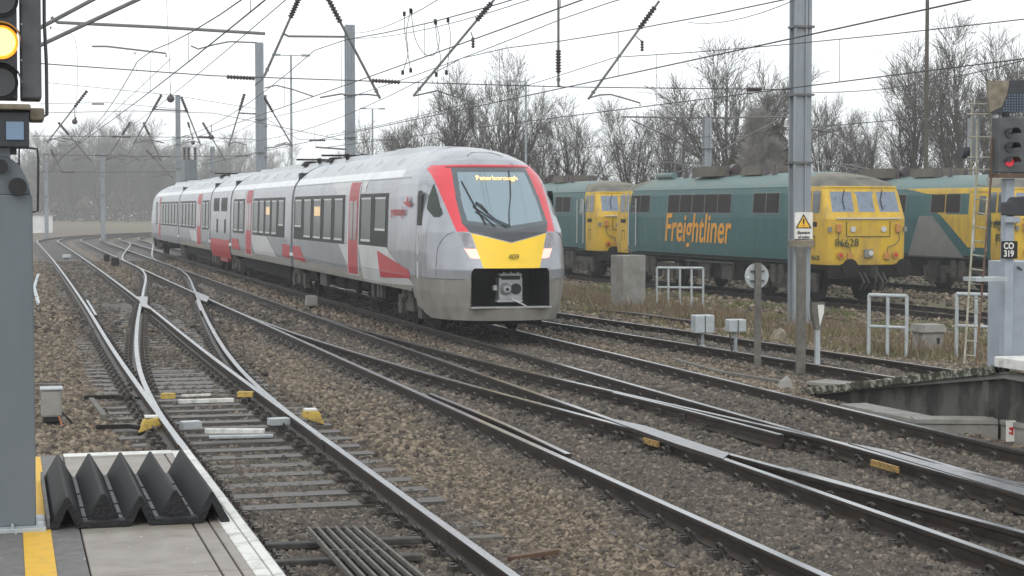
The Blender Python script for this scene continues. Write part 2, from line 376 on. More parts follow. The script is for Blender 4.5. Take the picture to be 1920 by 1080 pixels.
# ------------------------------------------------------------------ ground
def near_track(U, V, keys='ABDEXYZ'):
    best = np.full(U.shape, 99.0)
    for k in keys:
        P = ALN[k]; o = np.argsort(P[:,1]); m = np.interp(V, P[o,1], P[o,0])
        d = np.abs(U-m); d[(V < P[:,1].min()) | (V > P[:,1].max())] = 99
        best = np.minimum(best, d)
    return best
def smooth(a, b, x): t = np.clip((x-a)/(b-a), 0, 1); return t*t*(3-2*t)
def ground_h(U, V):
    e = np.interp(V, [0, 16, 25, 41, 60, 120], [14.6, 14.0, 13.3, 12.3, 12.0, 12.0])
    right = smooth(1.6, 5, U-e)
    h = -.212-.02*np.sin(U*1.3+V*.21)-.015*np.sin(V*.9+U*.4)
    h = h-.10*right
    left = smooth(0, 2.2, .9-U); h = h+.02*left
    sid = np.minimum(near_track(U, V, 'S'), near_track(U, V, 'T')); 
    return h-.22*smooth(2.6,1.5,sid)
us = np.unique(np.r_[np.linspace(-395,-12,14), np.linspace(-12,36,170), np.linspace(36,60,20), np.linspace(60,495,20)])
vs_ = np.unique(np.r_[-15, 0, np.linspace(4,60,190), np.linspace(60,130,110), np.linspace(130,220,30), np.linspace(220,615,24)])
U, V = np.meshgrid(us, vs_); Z = ground_h(U, V)
nu, nv = len(us), len(vs_)
i = np.arange((nv-1)*nu).reshape(nv-1, nu)[:, :-1].ravel(); Fq = np.stack([i, i+1, i+nu+1, i+nu], 1)
tr = near_track(U, V); e = np.interp(V, [0,16,25,41,60,120], [14.6,14.0,13.3,12.3,12.0,12.0])
dark = smooth(1.55, .85, tr); grass = smooth(1.6, 2.6, U-e)*(V < 400)
grass = np.maximum(grass, smooth(148, 175, V)*smooth(4, 0, near_track(U, V, 'ABD')-1.5))
gm = bpy.data.materials.new('ballast_ground'); gm.use_nodes = True; n = gm.node_tree; b = n.nodes['Principled BSDF']
at = n.nodes.new('ShaderNodeAttribute'); at.attribute_name = 'zone'; sp = n.nodes.new('ShaderNodeSeparateColor'); n.links.new(at.outputs['Color'], sp.inputs[0])
tc = n.nodes.new('ShaderNodeTexCoord')
vo = n.nodes.new('ShaderNodeTexVoronoi'); vo.inputs['Scale'].default_value = 17; vo.inputs['Randomness'].default_value = 1; n.links.new(tc.outputs['Object'], vo.inputs['Vector'])
def ramp(cols, src):
    cr = n.nodes.new('ShaderNodeValToRGB'); e = cr.color_ramp.elements
    e[0].color = (*cols[0], 1); e[0].position = 0; e[1].color = (*cols[-1], 1)
    for i, c in enumerate(cols[1:-1]): k = e.new((i+1)/(len(cols)-1)); k.color = (*c, 1)
    n.links.new(src, cr.inputs[0]); return cr.outputs[0]
sv = n.nodes.new('ShaderNodeSeparateColor'); n.links.new(vo.outputs['Color'], sv.inputs[0])
cb = ramp([(.045,.033,.024),(.115,.085,.06),(.17,.13,.095),(.085,.063,.046)], sv.outputs[0])  # ground tones darkened to paint shade into the gaps between stones
cd = ramp([(.025,.022,.019),(.075,.062,.05),(.05,.043,.036),(.12,.098,.08)], sv.outputs[0])
nz = n.nodes.new('ShaderNodeTexNoise'); nz.inputs['Scale'].default_value = 1.1; nz.inputs['Detail'].default_value = 8; n.links.new(tc.outputs['Object'], nz.inputs['Vector'])
nz2 = n.nodes.new('ShaderNodeTexNoise'); nz2.inputs['Scale'].default_value = 9; nz2.inputs['Detail'].default_value = 8; n.links.new(tc.outputs['Object'], nz2.inputs['Vector'])
cg = ramp([(.035,.045,.015),(.09,.085,.035),(.13,.105,.06),(.06,.07,.022)], nz2.outputs[0])
def mx(f, a, c, typ='MIX'):
    x = n.nodes.new('ShaderNodeMix'); x.data_type = 'RGBA'; x.blend_type = typ
    if isinstance(f, float): x.inputs[0].default_value = f
    else: n.links.new(f, x.inputs[0])
    n.links.new(a, x.inputs[6]); n.links.new(c, x.inputs[7]); return x.outputs[2]
ad = n.nodes.new('ShaderNodeMath'); ad.operation = 'MULTIPLY_ADD'; n.links.new(nz.outputs[0], ad.inputs[0]); ad.inputs[1].default_value = 1.4; ad.inputs[2].default_value = -.7
ad2 = n.nodes.new('ShaderNodeMath'); ad2.operation = 'ADD'; ad2.use_clamp = True; n.links.new(ad.outputs[0], ad2.inputs[0]); n.links.new(sp.outputs[0], ad2.inputs[1])
c1 = mx(ad2.outputs[0], cb, cd); c2 = mx(sp.outputs[1], c1, cg)
n.links.new(c2, b.inputs['Base Color']); b.inputs['Roughness'].default_value = .75
bp = n.nodes.new('ShaderNodeBump'); bp.inputs['Strength'].default_value = .9; bp.inputs['Distance'].default_value = .04; bp.invert = True
n.links.new(vo.outputs['Distance'], bp.inputs['Height']); n.links.new(bp.outputs[0], b.inputs['Normal'])
g = np_mesh('ground', np.stack([U.ravel(), V.ravel(), Z.ravel()], 1), Fq, gm, True); struct(g)
ca = g.data.color_attributes.new('zone', 'FLOAT_COLOR', 'POINT')
ca.data.foreach_set('color', np.stack([dark.ravel(), grass.ravel(), 0*dark.ravel(), 0*dark.ravel()+1], 1).astype(np.float32).ravel())

# loose ballast stones
rs = np.random.default_rng(7)
def stones(name, n_, dmin, dmax, size, seed, label):
    r = np.random.default_rng(seed)
    D = np.sqrt(r.uniform(dmin**2, dmax**2, n_)); a = r.uniform(-.30, .30, n_)
    X = D*a; Uc = X*math.cos(YAW)+D*math.sin(YAW); Vc = -X*math.sin(YAW)+D*math.cos(YAW)
    keep = np.ones(n_, bool)
    keep &= ~((Uc < 1.12) & (Vc < 11.9) & (Uc > -6))
    tr = near_track(Uc, Vc); 
    for k in 'ABDEXY':
        P = ALN[k]; o = np.argsort(P[:,1]); m = np.interp(Vc, P[o,1], P[o,0]); inside = (Vc >= P[:,1].min()) & (Vc <= P[:,1].max())
        keep &= ~(inside & (np.abs(np.abs(Uc-m)-half) < .085))
        # rows of sleepers mostly clear of stone in the crossover
        near = inside & (np.abs(Uc-m) < 1.3)
        ph = np.abs((((Vc-P[0,1])/.66)+.5) % 1-.5)*.66
        on = near & (ph < .15); pr = np.where(((k == 'A') & (Vc > 15.5)) | (k == 'X'), .94, .25 if k in 'AB' else .35)
        keep &= ~(on & (r.uniform(0,1,n_) < pr))
    e = np.interp(Vc, [0,16,25,41,60,120], [14.6,14.0,13.3,12.3,12.0,12.0]); keep &= ~((Uc-e > 1.9) & (r.uniform(0,1,n_) < .8))
    keep &= ~((Uc > 10.75) & (Uc < 12.3) & (Vc < 23.5))
    Uc, Vc, tr = Uc[keep], Vc[keep], tr[keep]; m_ = len(Uc)
    sz = size*r.uniform(.6, 1.25, m_)
    base = np.array([(x,y,z) for z in (-1,1) for y in (-1,1) for x in (-1,1)], float)*np.array([.62,.55,.42])
    Vt = base[None]*(1+r.uniform(-.42, .25, (m_, 8, 3)))*sz[:,None,None]
    q = r.normal(size=(m_,4)); q[:, 1:3] *= .45; q /= np.linalg.norm(q, axis=1)[:,None]; w,x,y,z = q.T
    M = np.stack([np.stack([1-2*(y*y+z*z),2*(x*y-z*w),2*(x*z+y*w)],1),np.stack([2*(x*y+z*w),1-2*(x*x+z*z),2*(y*z-x*w)],1),np.stack([2*(x*z-y*w),2*(y*z+x*w),1-2*(x*x+y*y)],1)],1)
    Vt = np.einsum('nij,nkj->nki', M, Vt)
    zc = ground_h(Uc, Vc)+sz*r.uniform(.05, .55, m_)+np.where((np.abs(Uc-2.5) < 1.4) & (Vc > 15.5) | (Vc > 42), -.010, .026)*(tr < 1.25)
    Vt += np.stack([Uc, Vc, zc], 1)[:, None]
    fb = np.array([(0,2,3,1),(4,5,7,6),(0,1,5,4),(1,3,7,5),(3,2,6,7),(2,0,4,6)]); tri = np.concatenate([fb[:, [0,1,2]], fb[:, [0,2,3]]])
    Fx = (tri[None]+8*np.arange(m_)[:,None,None]).reshape(-1,3)
    o = np_mesh(name, Vt.reshape(-1,3), Fx, STM)
    dk = smooth(1.55, .85, tr); dk = np.repeat(dk, 8)
    c = o.data.color_attributes.new('zone', 'FLOAT_COLOR', 'POINT'); c.data.foreach_set('color', np.stack([dk, dk*0, dk*0, dk*0+1], 1).astype(np.float32).ravel())
    tag(o, label, 'ballast', kind='stuff'); return o
STM, n, b, cr = rnd_island('stone', (.035,.026,.020), (.122,.094,.064), (.26,.208,.15), .8)
at = n.nodes.new('ShaderNodeAttribute'); at.attribute_name = 'zone'; sp = n.nodes.new('ShaderNodeSeparateColor'); n.links.new(at.outputs['Color'], sp.inputs[0])
g_ = n.nodes.new('ShaderNodeNewGeometry'); cd = ramp([(.022,.020,.018),(.10,.082,.064),(.055,.046,.038),(.20,.165,.13)], g_.outputs['Random Per Island'])
tc = n.nodes.new('ShaderNodeTexCoord'); nz = n.nodes.new('ShaderNodeTexNoise'); nz.inputs['Scale'].default_value = 1.1; nz.inputs['Detail'].default_value = 8; n.links.new(tc.outputs['Object'], nz.inputs['Vector'])
ad = n.nodes.new('ShaderNodeMath'); ad.operation = 'MULTIPLY_ADD'; n.links.new(nz.outputs[0], ad.inputs[0]); ad.inputs[1].default_value = 1.3; ad.inputs[2].default_value = -.65
ad2 = n.nodes.new('ShaderNodeMath'); ad2.operation = 'ADD'; ad2.use_clamp = True; n.links.new(ad.outputs[0], ad2.inputs[0]); n.links.new(sp.outputs[0], ad2.inputs[1])
n.links.new(mx(ad2.outputs[0], cr.outputs[0], cd), b.inputs['Base Color'])
stones('ballast_stones', 230000, 7, 19, .040, 1, 'loose brown and grey ballast stones between and around the rails in the foreground')
stones('ballast_stones', 170000, 19, 38, .052, 2, 'smaller looking ballast stones further up the line around the train')
stones('ballast_stones', 140000, 38, 90, .085, 3, 'distant ballast stones between the far tracks')

# ------------------------------------------------------------------ left platform
PE = 1.115; PV = 11.62; PZ = .915
pf = MB(); pf.bx(-6, PE-.06, -3, PV, -.3, PZ-.07)
struct(pf.build('platform', 'concrete_dark'))
def slab(name, mat, x0, x1, y0, y1, z1=PZ, t=.07, bev=.006):
    o = MB().bx(x0, x1, y0, y1, z1-t, z1).build(name, mat, bevel=bev); return struct(o)
UY0, UY1 = gp(43,1000,PZ)[0], gp(96,1000,PZ)[0]; UP = gp(163,1040,PZ)[0]
J1, J2, J3, J4 = gp(411,1065,PZ)[0], gp(448,1065,PZ)[0], gp(470,1065,PZ)[0], gp(503,1065,PZ)[0]
slab('platform_asphalt', 'asphalt', -6, UP-.006, -3, PV-.02, PZ-.001)
struct(MB().bx(UY0, UY1, -3, PV-.10, PZ-.0005, PZ+.004).build('platform_yellow_line', 'yellow_line'))
ys = [PV, gp(300,854,PZ)[1], gp(300,925,PZ)[1], gp(300,994,PZ)[1], gp(300,1076,PZ)[1], 6.9, 6.1, 5.3]
for k_, (a, c) in enumerate(zip(ys[:-1], ys[1:])):
    slab('platform_paving', 'paving_dirty' if k_ in (0,2) else 'paving', UP, J1-.004, c+.004, a-.004); slab('platform_paving', 'paving_dirty' if k_ == 2 else 'paving', J1+.004, J2-.004, c+.004, a-.004)
    slab('platform_paving', 'paving', J2+.004, J3-.001, c+.004, a-.004)
    slab('platform_edge_stone', 'white_paint', J3+.001, J4-.003, c+.004, a-.004); slab('platform_edge_stone', 'white_paint', J4+.003, PE, c+.004, a-.004)
struct(MB().bx(UP, J3, PV-.15, PV-.012, PZ+.0005, PZ+.005).build('platform_white_line', 'white_paint'))

rg = random.Random(31); mb = MB()
for _ in range(60):
    x, y = rg.uniform(-.9, 1.05), rg.uniform(7.2, 9.0) if rg.random() < .8 else rg.uniform(9, 11.5); q = rg.uniform(.002,.006); mb.disc((x,y,PZ+.0012), (0,0,1), q, .0016, 6)
o = mb.build('grit', 'white_paint'); tag(o, 'pale specks of grit and gum scattered over the platform paving', 'grit', kind='stuff')
# black rubber anti trespass ridges
t = thing('rubber_ridge_mat', 'black ridged rubber mat with five sharp ridges lying on the platform end', 'trespass guard', (.2, 9.3, PZ))
def ridge(xf, yf, xb, yb, hf, hb, wf, wb, hollow, lean=0):
    mb = MB(); th = .026
    def row(x, y, h, w): 
        o = [(x-w/2, y, PZ), (x-w/2+.0, y, PZ+.012), (x-.006+lean, y, PZ+h), (x+.006+lean, y, PZ+h), (x+w/2, y, PZ+.012), (x+w/2, y, PZ)]
        i_ = [(x-w/2+th*1.6, y, PZ), (x+lean, y, PZ+h-th*2.2), (x+w/2-th*1.6, y, PZ)]; return o, i_
    o1, i1 = row(xf, yf, hf, wf); o2, i2 = row(xb, yb, hb, wb)
    P = o1+i1+o2+i2
    f = [(k, k+1, k+10, k+9) for k in range(5)]+[(6, 15, 16, 7), (7, 16, 17, 8)]
    f += [(0,6,1),(1,6,7,2),(2,7,3),(3,7,8,4),(4,8,5)] if hollow else [(0,1,2,3,4,5)]
    f += [(9,10,11,12,13,14)]
    mb.add(P, f); return mb
ua, ub = gp(120,917,1.06)[0]+.005, gp(389,910,1.06)[0]-.005; pitch = (ub-ua)/4
VF, VB, HM = 8.88, 10.5, .150
for i_ in range(5):
    hol = i_ in (0, 2, 4); xf = ua+pitch*i_; rj = random.Random(40+i_)
    ridge(xf, VF if hol else VF+.06, xf+rj.uniform(-.004,.004), VB, HM+rj.uniform(-.004,.006), HM+rj.uniform(-.004,.006), pitch*.98, pitch*.98, hol).build('ridge', 'rubber', t, world=True, bevel=.004)
for i_ in range(4):
    xf = ua+pitch*(i_+.5)
    MB().bx(xf-.013, xf+.013, VF+.03, VB-.04, PZ+.010, PZ+.026).build('seam_strip', 'rubber_worn', t, world=True, bevel=.004)
    mb = MB(); 
    for q in (9.05, 9.35, 9.8): mb.disc((xf, q+.07*i_, PZ+.028), (0,0,1), .011, .006, 10)
    mb.build('fixing', 'black', t, world=True)
for i_ in (1, 3):
    xf = ua+pitch*i_; mb = MB(); mb.prism([(xf-pitch*.72,VF-.01,PZ),(xf+pitch*.72,VF-.01,PZ),(xf+pitch*.60,VF-.01,PZ+.035),(xf-pitch*.60,VF-.01,PZ+.035)], (0,.08,0)); mb.build('front_lip', 'rubber', t, world=True, bevel=.006)
MB().bx(ua-pitch*.56, ua-pitch*.47, VF, VB-.05, PZ, PZ+.06).build('edge_strip', 'rubber_worn', t, world=True)

# left signal: post with base, route box and three aspect head
a0 = Vector(atv(33, 975, 8.9)); px0 = a0.x
t = thing('colour_light_signal', 'tall grey platform signal post with a lit amber lamp at far left', 'railway signal', (px0-.05, 8.9, PZ))
def LV(x, y, v=8.9): return Vector(atv(x, y, v))
xr = LV(67, 900).x; xl = xr-.36
mb = MB(); mb.bx(xl, xr, 8.9, 9.15, PZ+.02, LV(30,365).z); mb.build('post', 'post_grey', t, world=True, bevel=.008)
mb = MB(); mb.bx(xl-.04, xr+.045, 8.83, 9.22, PZ, PZ+.022); mb.box((xr+.02, 8.87, PZ+.03), (.028,.028,.03)); mb.box((xr-.11, 8.865, PZ+.02), (.012,.05,.04)); mb.build('base_plate', 'galv_light', t, world=True, bevel=.003)
zt = LV(30,365).z; zs2 = LV(30,275).z
# curved bracket between post and lamp box
mb = MB(); r_ = .19; cx = xl+.15
poly = [(xl-.02,8.93,zt), (xr-.005,8.93,zt)]+[(LV(x, y).x,8.93,LV(x, y).z) for x, y in ((54,345),(48,330),(38,312),(25,300),(10,292))]+[(xl-.02,8.93,LV(0,290).z)]
mb.prism(poly, (0,.18,0)); mb.build('bracket', 'post_grey', t, world=True, bevel=.004)
mb = MB(); p = LV(33,350); mb.disc((p.x,8.90,p.z), (0,1,0), .042, .10, 20); p = LV(2,312); mb.disc((p.x,8.90,p.z), (0,1,0), .032, .10, 20); mb.build('cable_gland', 'black', t, world=True)
mb = MB(); mb.bx(xl+.06, LV(20,300).x, 8.98, 9.1, zt+.05, LV(0,210).z); mb.build('stem', 'post_light', t, world=True)
mb = MB(); a, c = LV(-60,209), LV(55,277); mb.bx(a.x, c.x, 8.84, 9.10, c.z, a.z); ob = mb.build('route_box', 'signal_black', t, world=True, bevel=.006)
mb = MB(); a, c = LV(11,229), LV(45,264); mb.bx(a.x, c.x, 8.825, 8.838, c.z, a.z); mb.build('route_lens', 'lens_blue', ob, world=True, bevel=.004)
mb = MB(); a, c = LV(-60,196), LV(57,208); mb.bx(a.x, c.x, 8.78, 9.15, c.z, a.z); a, c = LV(55,203), LV(83,226); mb.bx(a.x, c.x, 8.86, 9.16, c.z, a.z); mb.build('shelf', 'sand_dirt', t, world=True, bevel=.008)
mb = MB(); a, c = LV(-120,-260), LV(33,187); mb.bx(a.x, c.x, 8.80, 9.02, c.z, a.z); hd = mb.build('signal_head', 'signal_black', t, world=True, bevel=.004)
mb = MB(); a, c = LV(33,-260), LV(78,187); mb.bx(a.x+.0, c.x, 8.84, 9.1, c.z, a.z); mb.build('head_case', 'signal_grey', t, world=True, bevel=.01)
mb = MB()
for y in (48, 115, 155): 
    p = LV(40,y); mb.disc((p.x,8.835,p.z), (0,1,0), .004, .01, 8)
mb.build('rivet', 'galv_light', t, world=True)
for k, y in enumerate((5, 83, 158)):
    p = LV(2,y); 
    mb = MB(); mb.disc((p.x,8.79,p.z), (0,1,0), .078, .02, 32); rim = mb.build('lens_rim', 'lens_amber_rim' if k == 1 else 'black', hd, world=True)
    mb = MB(); mb.disc((p.x,8.775,p.z), (0,1,0), .064, .02, 32); mb.build('lens', 'lens_amber' if k == 1 else 'lens_off', hd, world=True, smooth=False)
    mb = MB(); n_ = 14
    for q in range(n_):
        a1, a2 = math.pi*(-.08+1.16*q/n_), math.pi*(-.08+1.16*(q+1)/n_); rr = .092
        A = [(p.x+rr*math.cos(w), yy, p.z+rr*math.sin(w)) for yy in (8.80, 8.70) for w in (a1, a2)]
        A2 = [(p.x+(rr-.004)*math.cos(w), yy, p.z+(rr-.004)*math.sin(w)) for yy in (8.80, 8.70) for w in (a1, a2)]
        mb.add(A+A2, [(0,1,3,2),(4,6,7,5),(2,3,7,6)])
    mb.build('hood', 'signal_black', hd, world=True)
mb = MB(); mb.tube([LV(81,-260,9.0), LV(83,40,9.0), LV(87,120,9.0), LV(88,215,9.0), LV(70,224,9.0)], .009, 8)
mb.build('conduit', 'signal_grey', t, world=True)
mb = MB(); mb.tube([LV(50,277,9.0), LV(70,279,9.0), LV(72,300,9.0), LV(71,396,9.0), LV(60,398,9.0)], .0055, 6); mb.tube([LV(36,277,9.0), LV(36,320,9.0)], .004, 6); mb.tube([LV(22,307,9.0), LV(36,307,9.0)], .004, 6)
mb.build('cable', 'signal_black', t, world=True)
mb = MB(); p = LV(25,284); mb.box(p, (.03,.04,.03)); mb.build('clamp', 'black', t, world=True)

# ------------------------------------------------------------------ swept vehicle shells
def shell(Wf, tipf, L, nexp, y_end, zs, nphi, classify, yback=8):
    """grid of rows at heights zs; columns run along the left side, round the nose and back. returns dict class -> MB"""
    rows = []
    tq = np.linspace(0, .88, nphi//4+1); pa = np.arcsin(tq**(nexp/2)); pb_ = np.linspace(pa[-1], math.pi/2, nphi//4+1)[1:]
    half_ = np.r_[pa, pb_]; PH = np.r_[-half_[::-1], half_[1:]]
    for z in zs:
        Wz = Wf(z); ty = tipf(z); row = []
        ysd = np.linspace(y_end, ty+L, yback)[:-1] if y_end > ty+L else np.array([])
        ysd = np.linspace(y_end, max(ty+L, -1e9), yback)[:-1]
        for y in ysd: row.append((-Wz, y))
        for p in PH:
            s_, c_ = math.sin(p), abs(math.cos(p)); row.append((Wz*math.copysign(abs(s_)**(2/nexp), s_), ty+L*(1-c_**(2/nexp))))
        for y in ysd[::-1]: row.append((Wz, y))
        rows.append([(x, y, z) for x, y in row])
    out = {}
    for i_ in range(len(rows)-1):
        for j in range(len(rows[0])-1):
            q = [rows[i_][j], rows[i_][j+1], rows[i_+1][j+1], rows[i_+1][j]]
            c = [sum(p[k] for p in q)/4 for k in range(3)]
            k = classify(*c)
            if k: out.setdefault(k, []).append((i_, j))
    n_ = len(rows[0]); res = {}
    for k, cells in out.items():
        mb = MB(); idx = {}
        def vi(a, b_):
            if (a, b_) not in idx: idx[(a, b_)] = len(mb.v); mb.v.append(rows[a][b_])
            return idx[(a, b_)]
        for a, b_ in cells: mb.f.append((vi(a, b_), vi(a, b_+1), vi(a+1, b_+1), vi(a+1, b_))); mb.m.append(0)
        res[k] = mb
    return res
def interp(pts): 
    X = [p[0] for p in pts]; Y = [p[1] for p in pts]; return lambda z: float(np.interp(z, X, Y))
def inpoly(x, y, P):
    c = False; j = len(P)-1
    for i_ in range(len(P)):
        if (P[i_][1] > y) != (P[j][1] > y) and x < (P[j][0]-P[i_][0])*(y-P[i_][1])/(P[j][1]-P[i_][1])+P[i_][0]: c = not c
        j = i_
    return c
def skin_patch(poly, Wf, side, off=.004, steps=14):
    """flat livery or window shape given as (y,z) polygon, laid on the curved body side"""
    mb = MB(); zs = sorted(set([p[1] for p in poly])); z0, z1 = zs[0], zs[-1]
    Z = sorted(set(list(np.linspace(z0, z1, steps))+zs))
    def ext(z):
        xs = []; n_ = len(poly)
        for i_ in range(n_):
            a, b_ = poly[i_], poly[(i_+1) % n_]
            if min(a[1], b_[1])-1e-9 <= z <= max(a[1], b_[1])+1e-9:
                if abs(a[1]-b_[1]) < 1e-9: xs += [a[0], b_[0]]
                else: xs.append(a[0]+(b_[0]-a[0])*(z-a[1])/(b_[1]-a[1]))
        return min(xs), max(xs)
    pr = None
    for z in Z:
        a, b_ = ext(z); x = side*(Wf(z)+off); cur = [(x, a, z), (x, b_, z)]
        if pr: mb.add(pr+cur, [(0,1,3,2)] if side > 0 else [(0,2,3,1)])
        pr = cur
    return mb

# ------------------------------------------------------------------ passenger train
TU = 9.16; NS = TU-1.36                                       # centre line and near side of the train
TW = interp([(.30,1.20),(.55,1.27),(.85,1.335),(1.1,1.36),(1.6,1.36),(2.7,1.325),(2.95,1.29),(3.1,1.24),(3.25,1.14),(3.38,1.0),(3.5,.84),(3.6,.66),(3.68,.45),(3.73,.22),(3.745,0.0)])
def vpx(px, u=NS): k = (px-960)/F; c, s = math.cos(YAW), math.sin(YAW); return u*(c-k*s)/(s+k*c)
V0 = 32.9
def zpx(px, py, u=NS): v = vpx(px, u); D = u*math.sin(YAW)+v*math.cos(YAW); return HC-(py-391)*D/F
train = thing('passenger_train', 'grey passenger train with red doors and yellow front on the third line', 'train', (TU, V0, 0))
def pside(pts): return [(vpx(x)-V0, zpx(x, y)) for x, y in pts]
gaps = [vpx(547)-V0, vpx(432)-V0, vpx(394)-V0, vpx(335)-V0, vpx(284)-V0]      # chainages behind the nose
tip = interp([(.30,-.06),(.6,-.13),(1.3,-.18),(2.0,-.04),(3.30,1.42),(3.40,1.58),(3.5,1.88),(3.6,2.32),(3.68,2.95),(3.73,3.75),(3.745,4.4)])
zrows = np.r_[np.linspace(.34,1.30,40), np.linspace(1.32,3.34,190), 3.745-(.745-.34)*(np.cos(np.linspace(0,math.pi/2,22)))[1:]**1.5*1.0]
zrows = np.unique(np.clip(zrows, .34, 3.7449))
yel = [(-.735,1.985),(0,1.80),(.735,1.985),(.55,1.335),(-.55,1.335)]
lampL = [(-.96,2.02),(-.755,1.985),(-.60,1.51),(-.77,1.52)]; tailL = [(-.86,1.70),(-.66,1.69),(-.60,1.51),(-.77,1.52)]
screen = [(-.76,3.24),(.76,3.24),(.84,2.6),(.84,2.16),(0,2.03),(-.84,2.16),(-.84,2.6)]
glass = [(-.68,3.16),(.68,3.16),(.75,2.6),(.74,2.22),(0,2.12),(-.74,2.22),(-.75,2.6)]
lower = [(-.86,2.20),(.86,2.20),(.755,2.0),(0,1.815),(-.755,2.0)]
redo = [(-1.5,3.33),(1.5,3.33),(1.13,2.75),(.97,2.02),(-.97,2.02),(-1.13,2.75)]
hatch = lambda x, z: False
def cls_front(x, y, z):
    ax = abs(x)
    if ax < .76 and .60 < z < 1.335 and y < .6 and (max(ax-.66,0)**2+max(z-1.235,0)**2) < .01: return None
    if y < 1.8 or z > 3.0 and y < 2.3:
        if inpoly(x, z, glass): return 'windscreen'
        if inpoly(x, z, screen): return 'windscreen_border'
        if inpoly(x, z, lower): return 'lower_screen'
        if inpoly(x, z, yel): return 'warning_panel'
        sd_ = '+' if x > 0 else '-'
        if inpoly(-ax, z, tailL): return 'tail_lamp'+sd_
        if inpoly(-ax, z, lampL): return 'headlamp'+sd_
        if 3.24 <= z < 3.275 and ax < .84: return 'top_seal'
        red_out = np.interp(z, [2.0,2.3,2.66,3.1,3.31], [.965,1.005,1.05,1.09,1.10])
        if 2.02 < z < 3.31 and ax < red_out and y < 2.25: return 'pillar'+(sd_ if z < 3.24 else 'o')
        # cab side window on the rounded corner
        if 2.28 < z < 2.98 and ax > 1.1:
            wy0 = np.interp(z, [2.28,2.45,2.98], [.90,.72,1.42]); wy1 = np.interp(z, [2.28,2.45,2.98], [1.05,1.45,1.60])
            if wy0 < y < wy1: return 'cab_side_window'+sd_
    if z < np.interp(y, [1.5,2.3,2.5], [.34,.52,.86]): return None
    if y < 2.6 and z < 1.12: return 'skirt'+('+' if x > 0 else '-')
    if z > 3.14: return 'roof' if y > 3.3 else 'nose_dome'
    return 'body'
YE = 3.9
def bogie(yc, parent, name='bogie'):
    b_ = MB()
    for sx in (-1, 1):
        b_.bx(sx*.98, sx*1.10, yc-1.25, yc+1.25, .42, .62); b_.bx(sx*1.0, sx*1.16, yc-.35, yc+.35, .35, .78)
        for dy in (-.95, .95):
            b_.box((sx*1.08, yc+dy, .45), (.16,.34,.40)); b_.tube([(sx*1.14,yc+dy-.26*np.sign(dy),.6),(sx*1.14,yc+dy*.45,.85)], .05, 8)
        for dy in (-.30,.30): b_.tube([(sx*1.12,yc+dy,.62),(sx*1.12,yc+dy,.98)], .13, 12)
        b_.tube([(sx*1.17,yc-.5,.95),(sx*1.17,yc+.45,.52)], .035, 6)
    b_.bx(-.9,.9,yc-.3,yc+.3,.5,.75)
    o = b_.build(name, 'bogie', parent)
    for dy in (-.95, .95):
        w = MB(); 
        for sx in (-1, 1): w.disc((sx*.75,yc+dy,.42), (1,0,0), .42, .12, 28); w.disc((sx*.82,yc+dy,.42), (1,0,0), .16, .06, 16)
        w.tube([(-.75,yc+dy,.42),(.75,yc+dy,.42)], .08, 8)
        w.build('wheelset', 'under', o)
    return o
def side_parts(par, polys):
    for nm, mat, pl, off in polys:
        for s_ in (-1, 1): skin_patch(pl, TW, s_, off).build(nm, mat, par)
def windows(par, y0, y1, z0, z1, n_, zb=None, lit=None, short=()):
    """dark band with n tall panes; y0<y1 local"""
    band = [(y0,z0),(y1,z0),(y1,z1),(y0,z1)]
    for s_ in (-1, 1):
        bd = skin_patch(band, TW, s_, .005).build('window_band', 'win_band', par)
        w = (y1-y0)/n_
        for k in range(n_):
            a = y0+w*k+w*.16; c = y0+w*(k+1)-w*.16; zl = z0+.10 if k not in short else z0+.36
            skin_patch([(a,zl),(c,zl),(c,z1-.10),(a,z1-.10)], TW, s_, .010).build('window', 'win_glass', par)
            mb = skin_patch([(a-.02,z1-.125),(c+.02,z1-.125),(c+.02,z1-.085),(a-.02,z1-.085)], TW, s_, .016, 2)
            m2 = skin_patch([(a-.02,zl-.02),(c+.02,zl-.02),(c+.02,zl+.03),(a-.02,zl+.03)], TW, s_, .016, 2); m2.build('window_highlight', 'train_light', par); mb.build('window_highlight', 'train_light', par)  # pale strips paint the white highlights at top and bottom of each pane
            if lit == k: skin_patch([(a+.06,z1-.52),(c-.06,z1-.52),(c-.06,z1-.28),(a+.06,z1-.28)], TW, s_, .013, 2).build('display_screen', 'win_lit', par)
def door(par, y0, y1, z0=.93, z1=3.06):
    side_parts(par, [('door_surround', 'train_white', [(y0-.09,z0-.02),(y1+.09,z0-.02),(y1+.09,z1+.03),(y0-.09,z1+.03)], .006), ('door', 'train_red', [(y0,z0),(y1,z0),(y1,z1),(y0,z1)], .012)])
    m = (y0+y1)/2
    for a, c in ((y0+.14,m-.05),(m+.05,y1-.14)):
        side_parts(par, [('door_window', 'door_glass', [(a,1.72),(c,1.72),(c,2.62),(a,2.62)], .018)])
    side_parts(par, [('door_gap', 'seal_red', [(m-.01,z0),(m+.01,z0),(m+.01,z1),(m-.01,z1)], .020)])
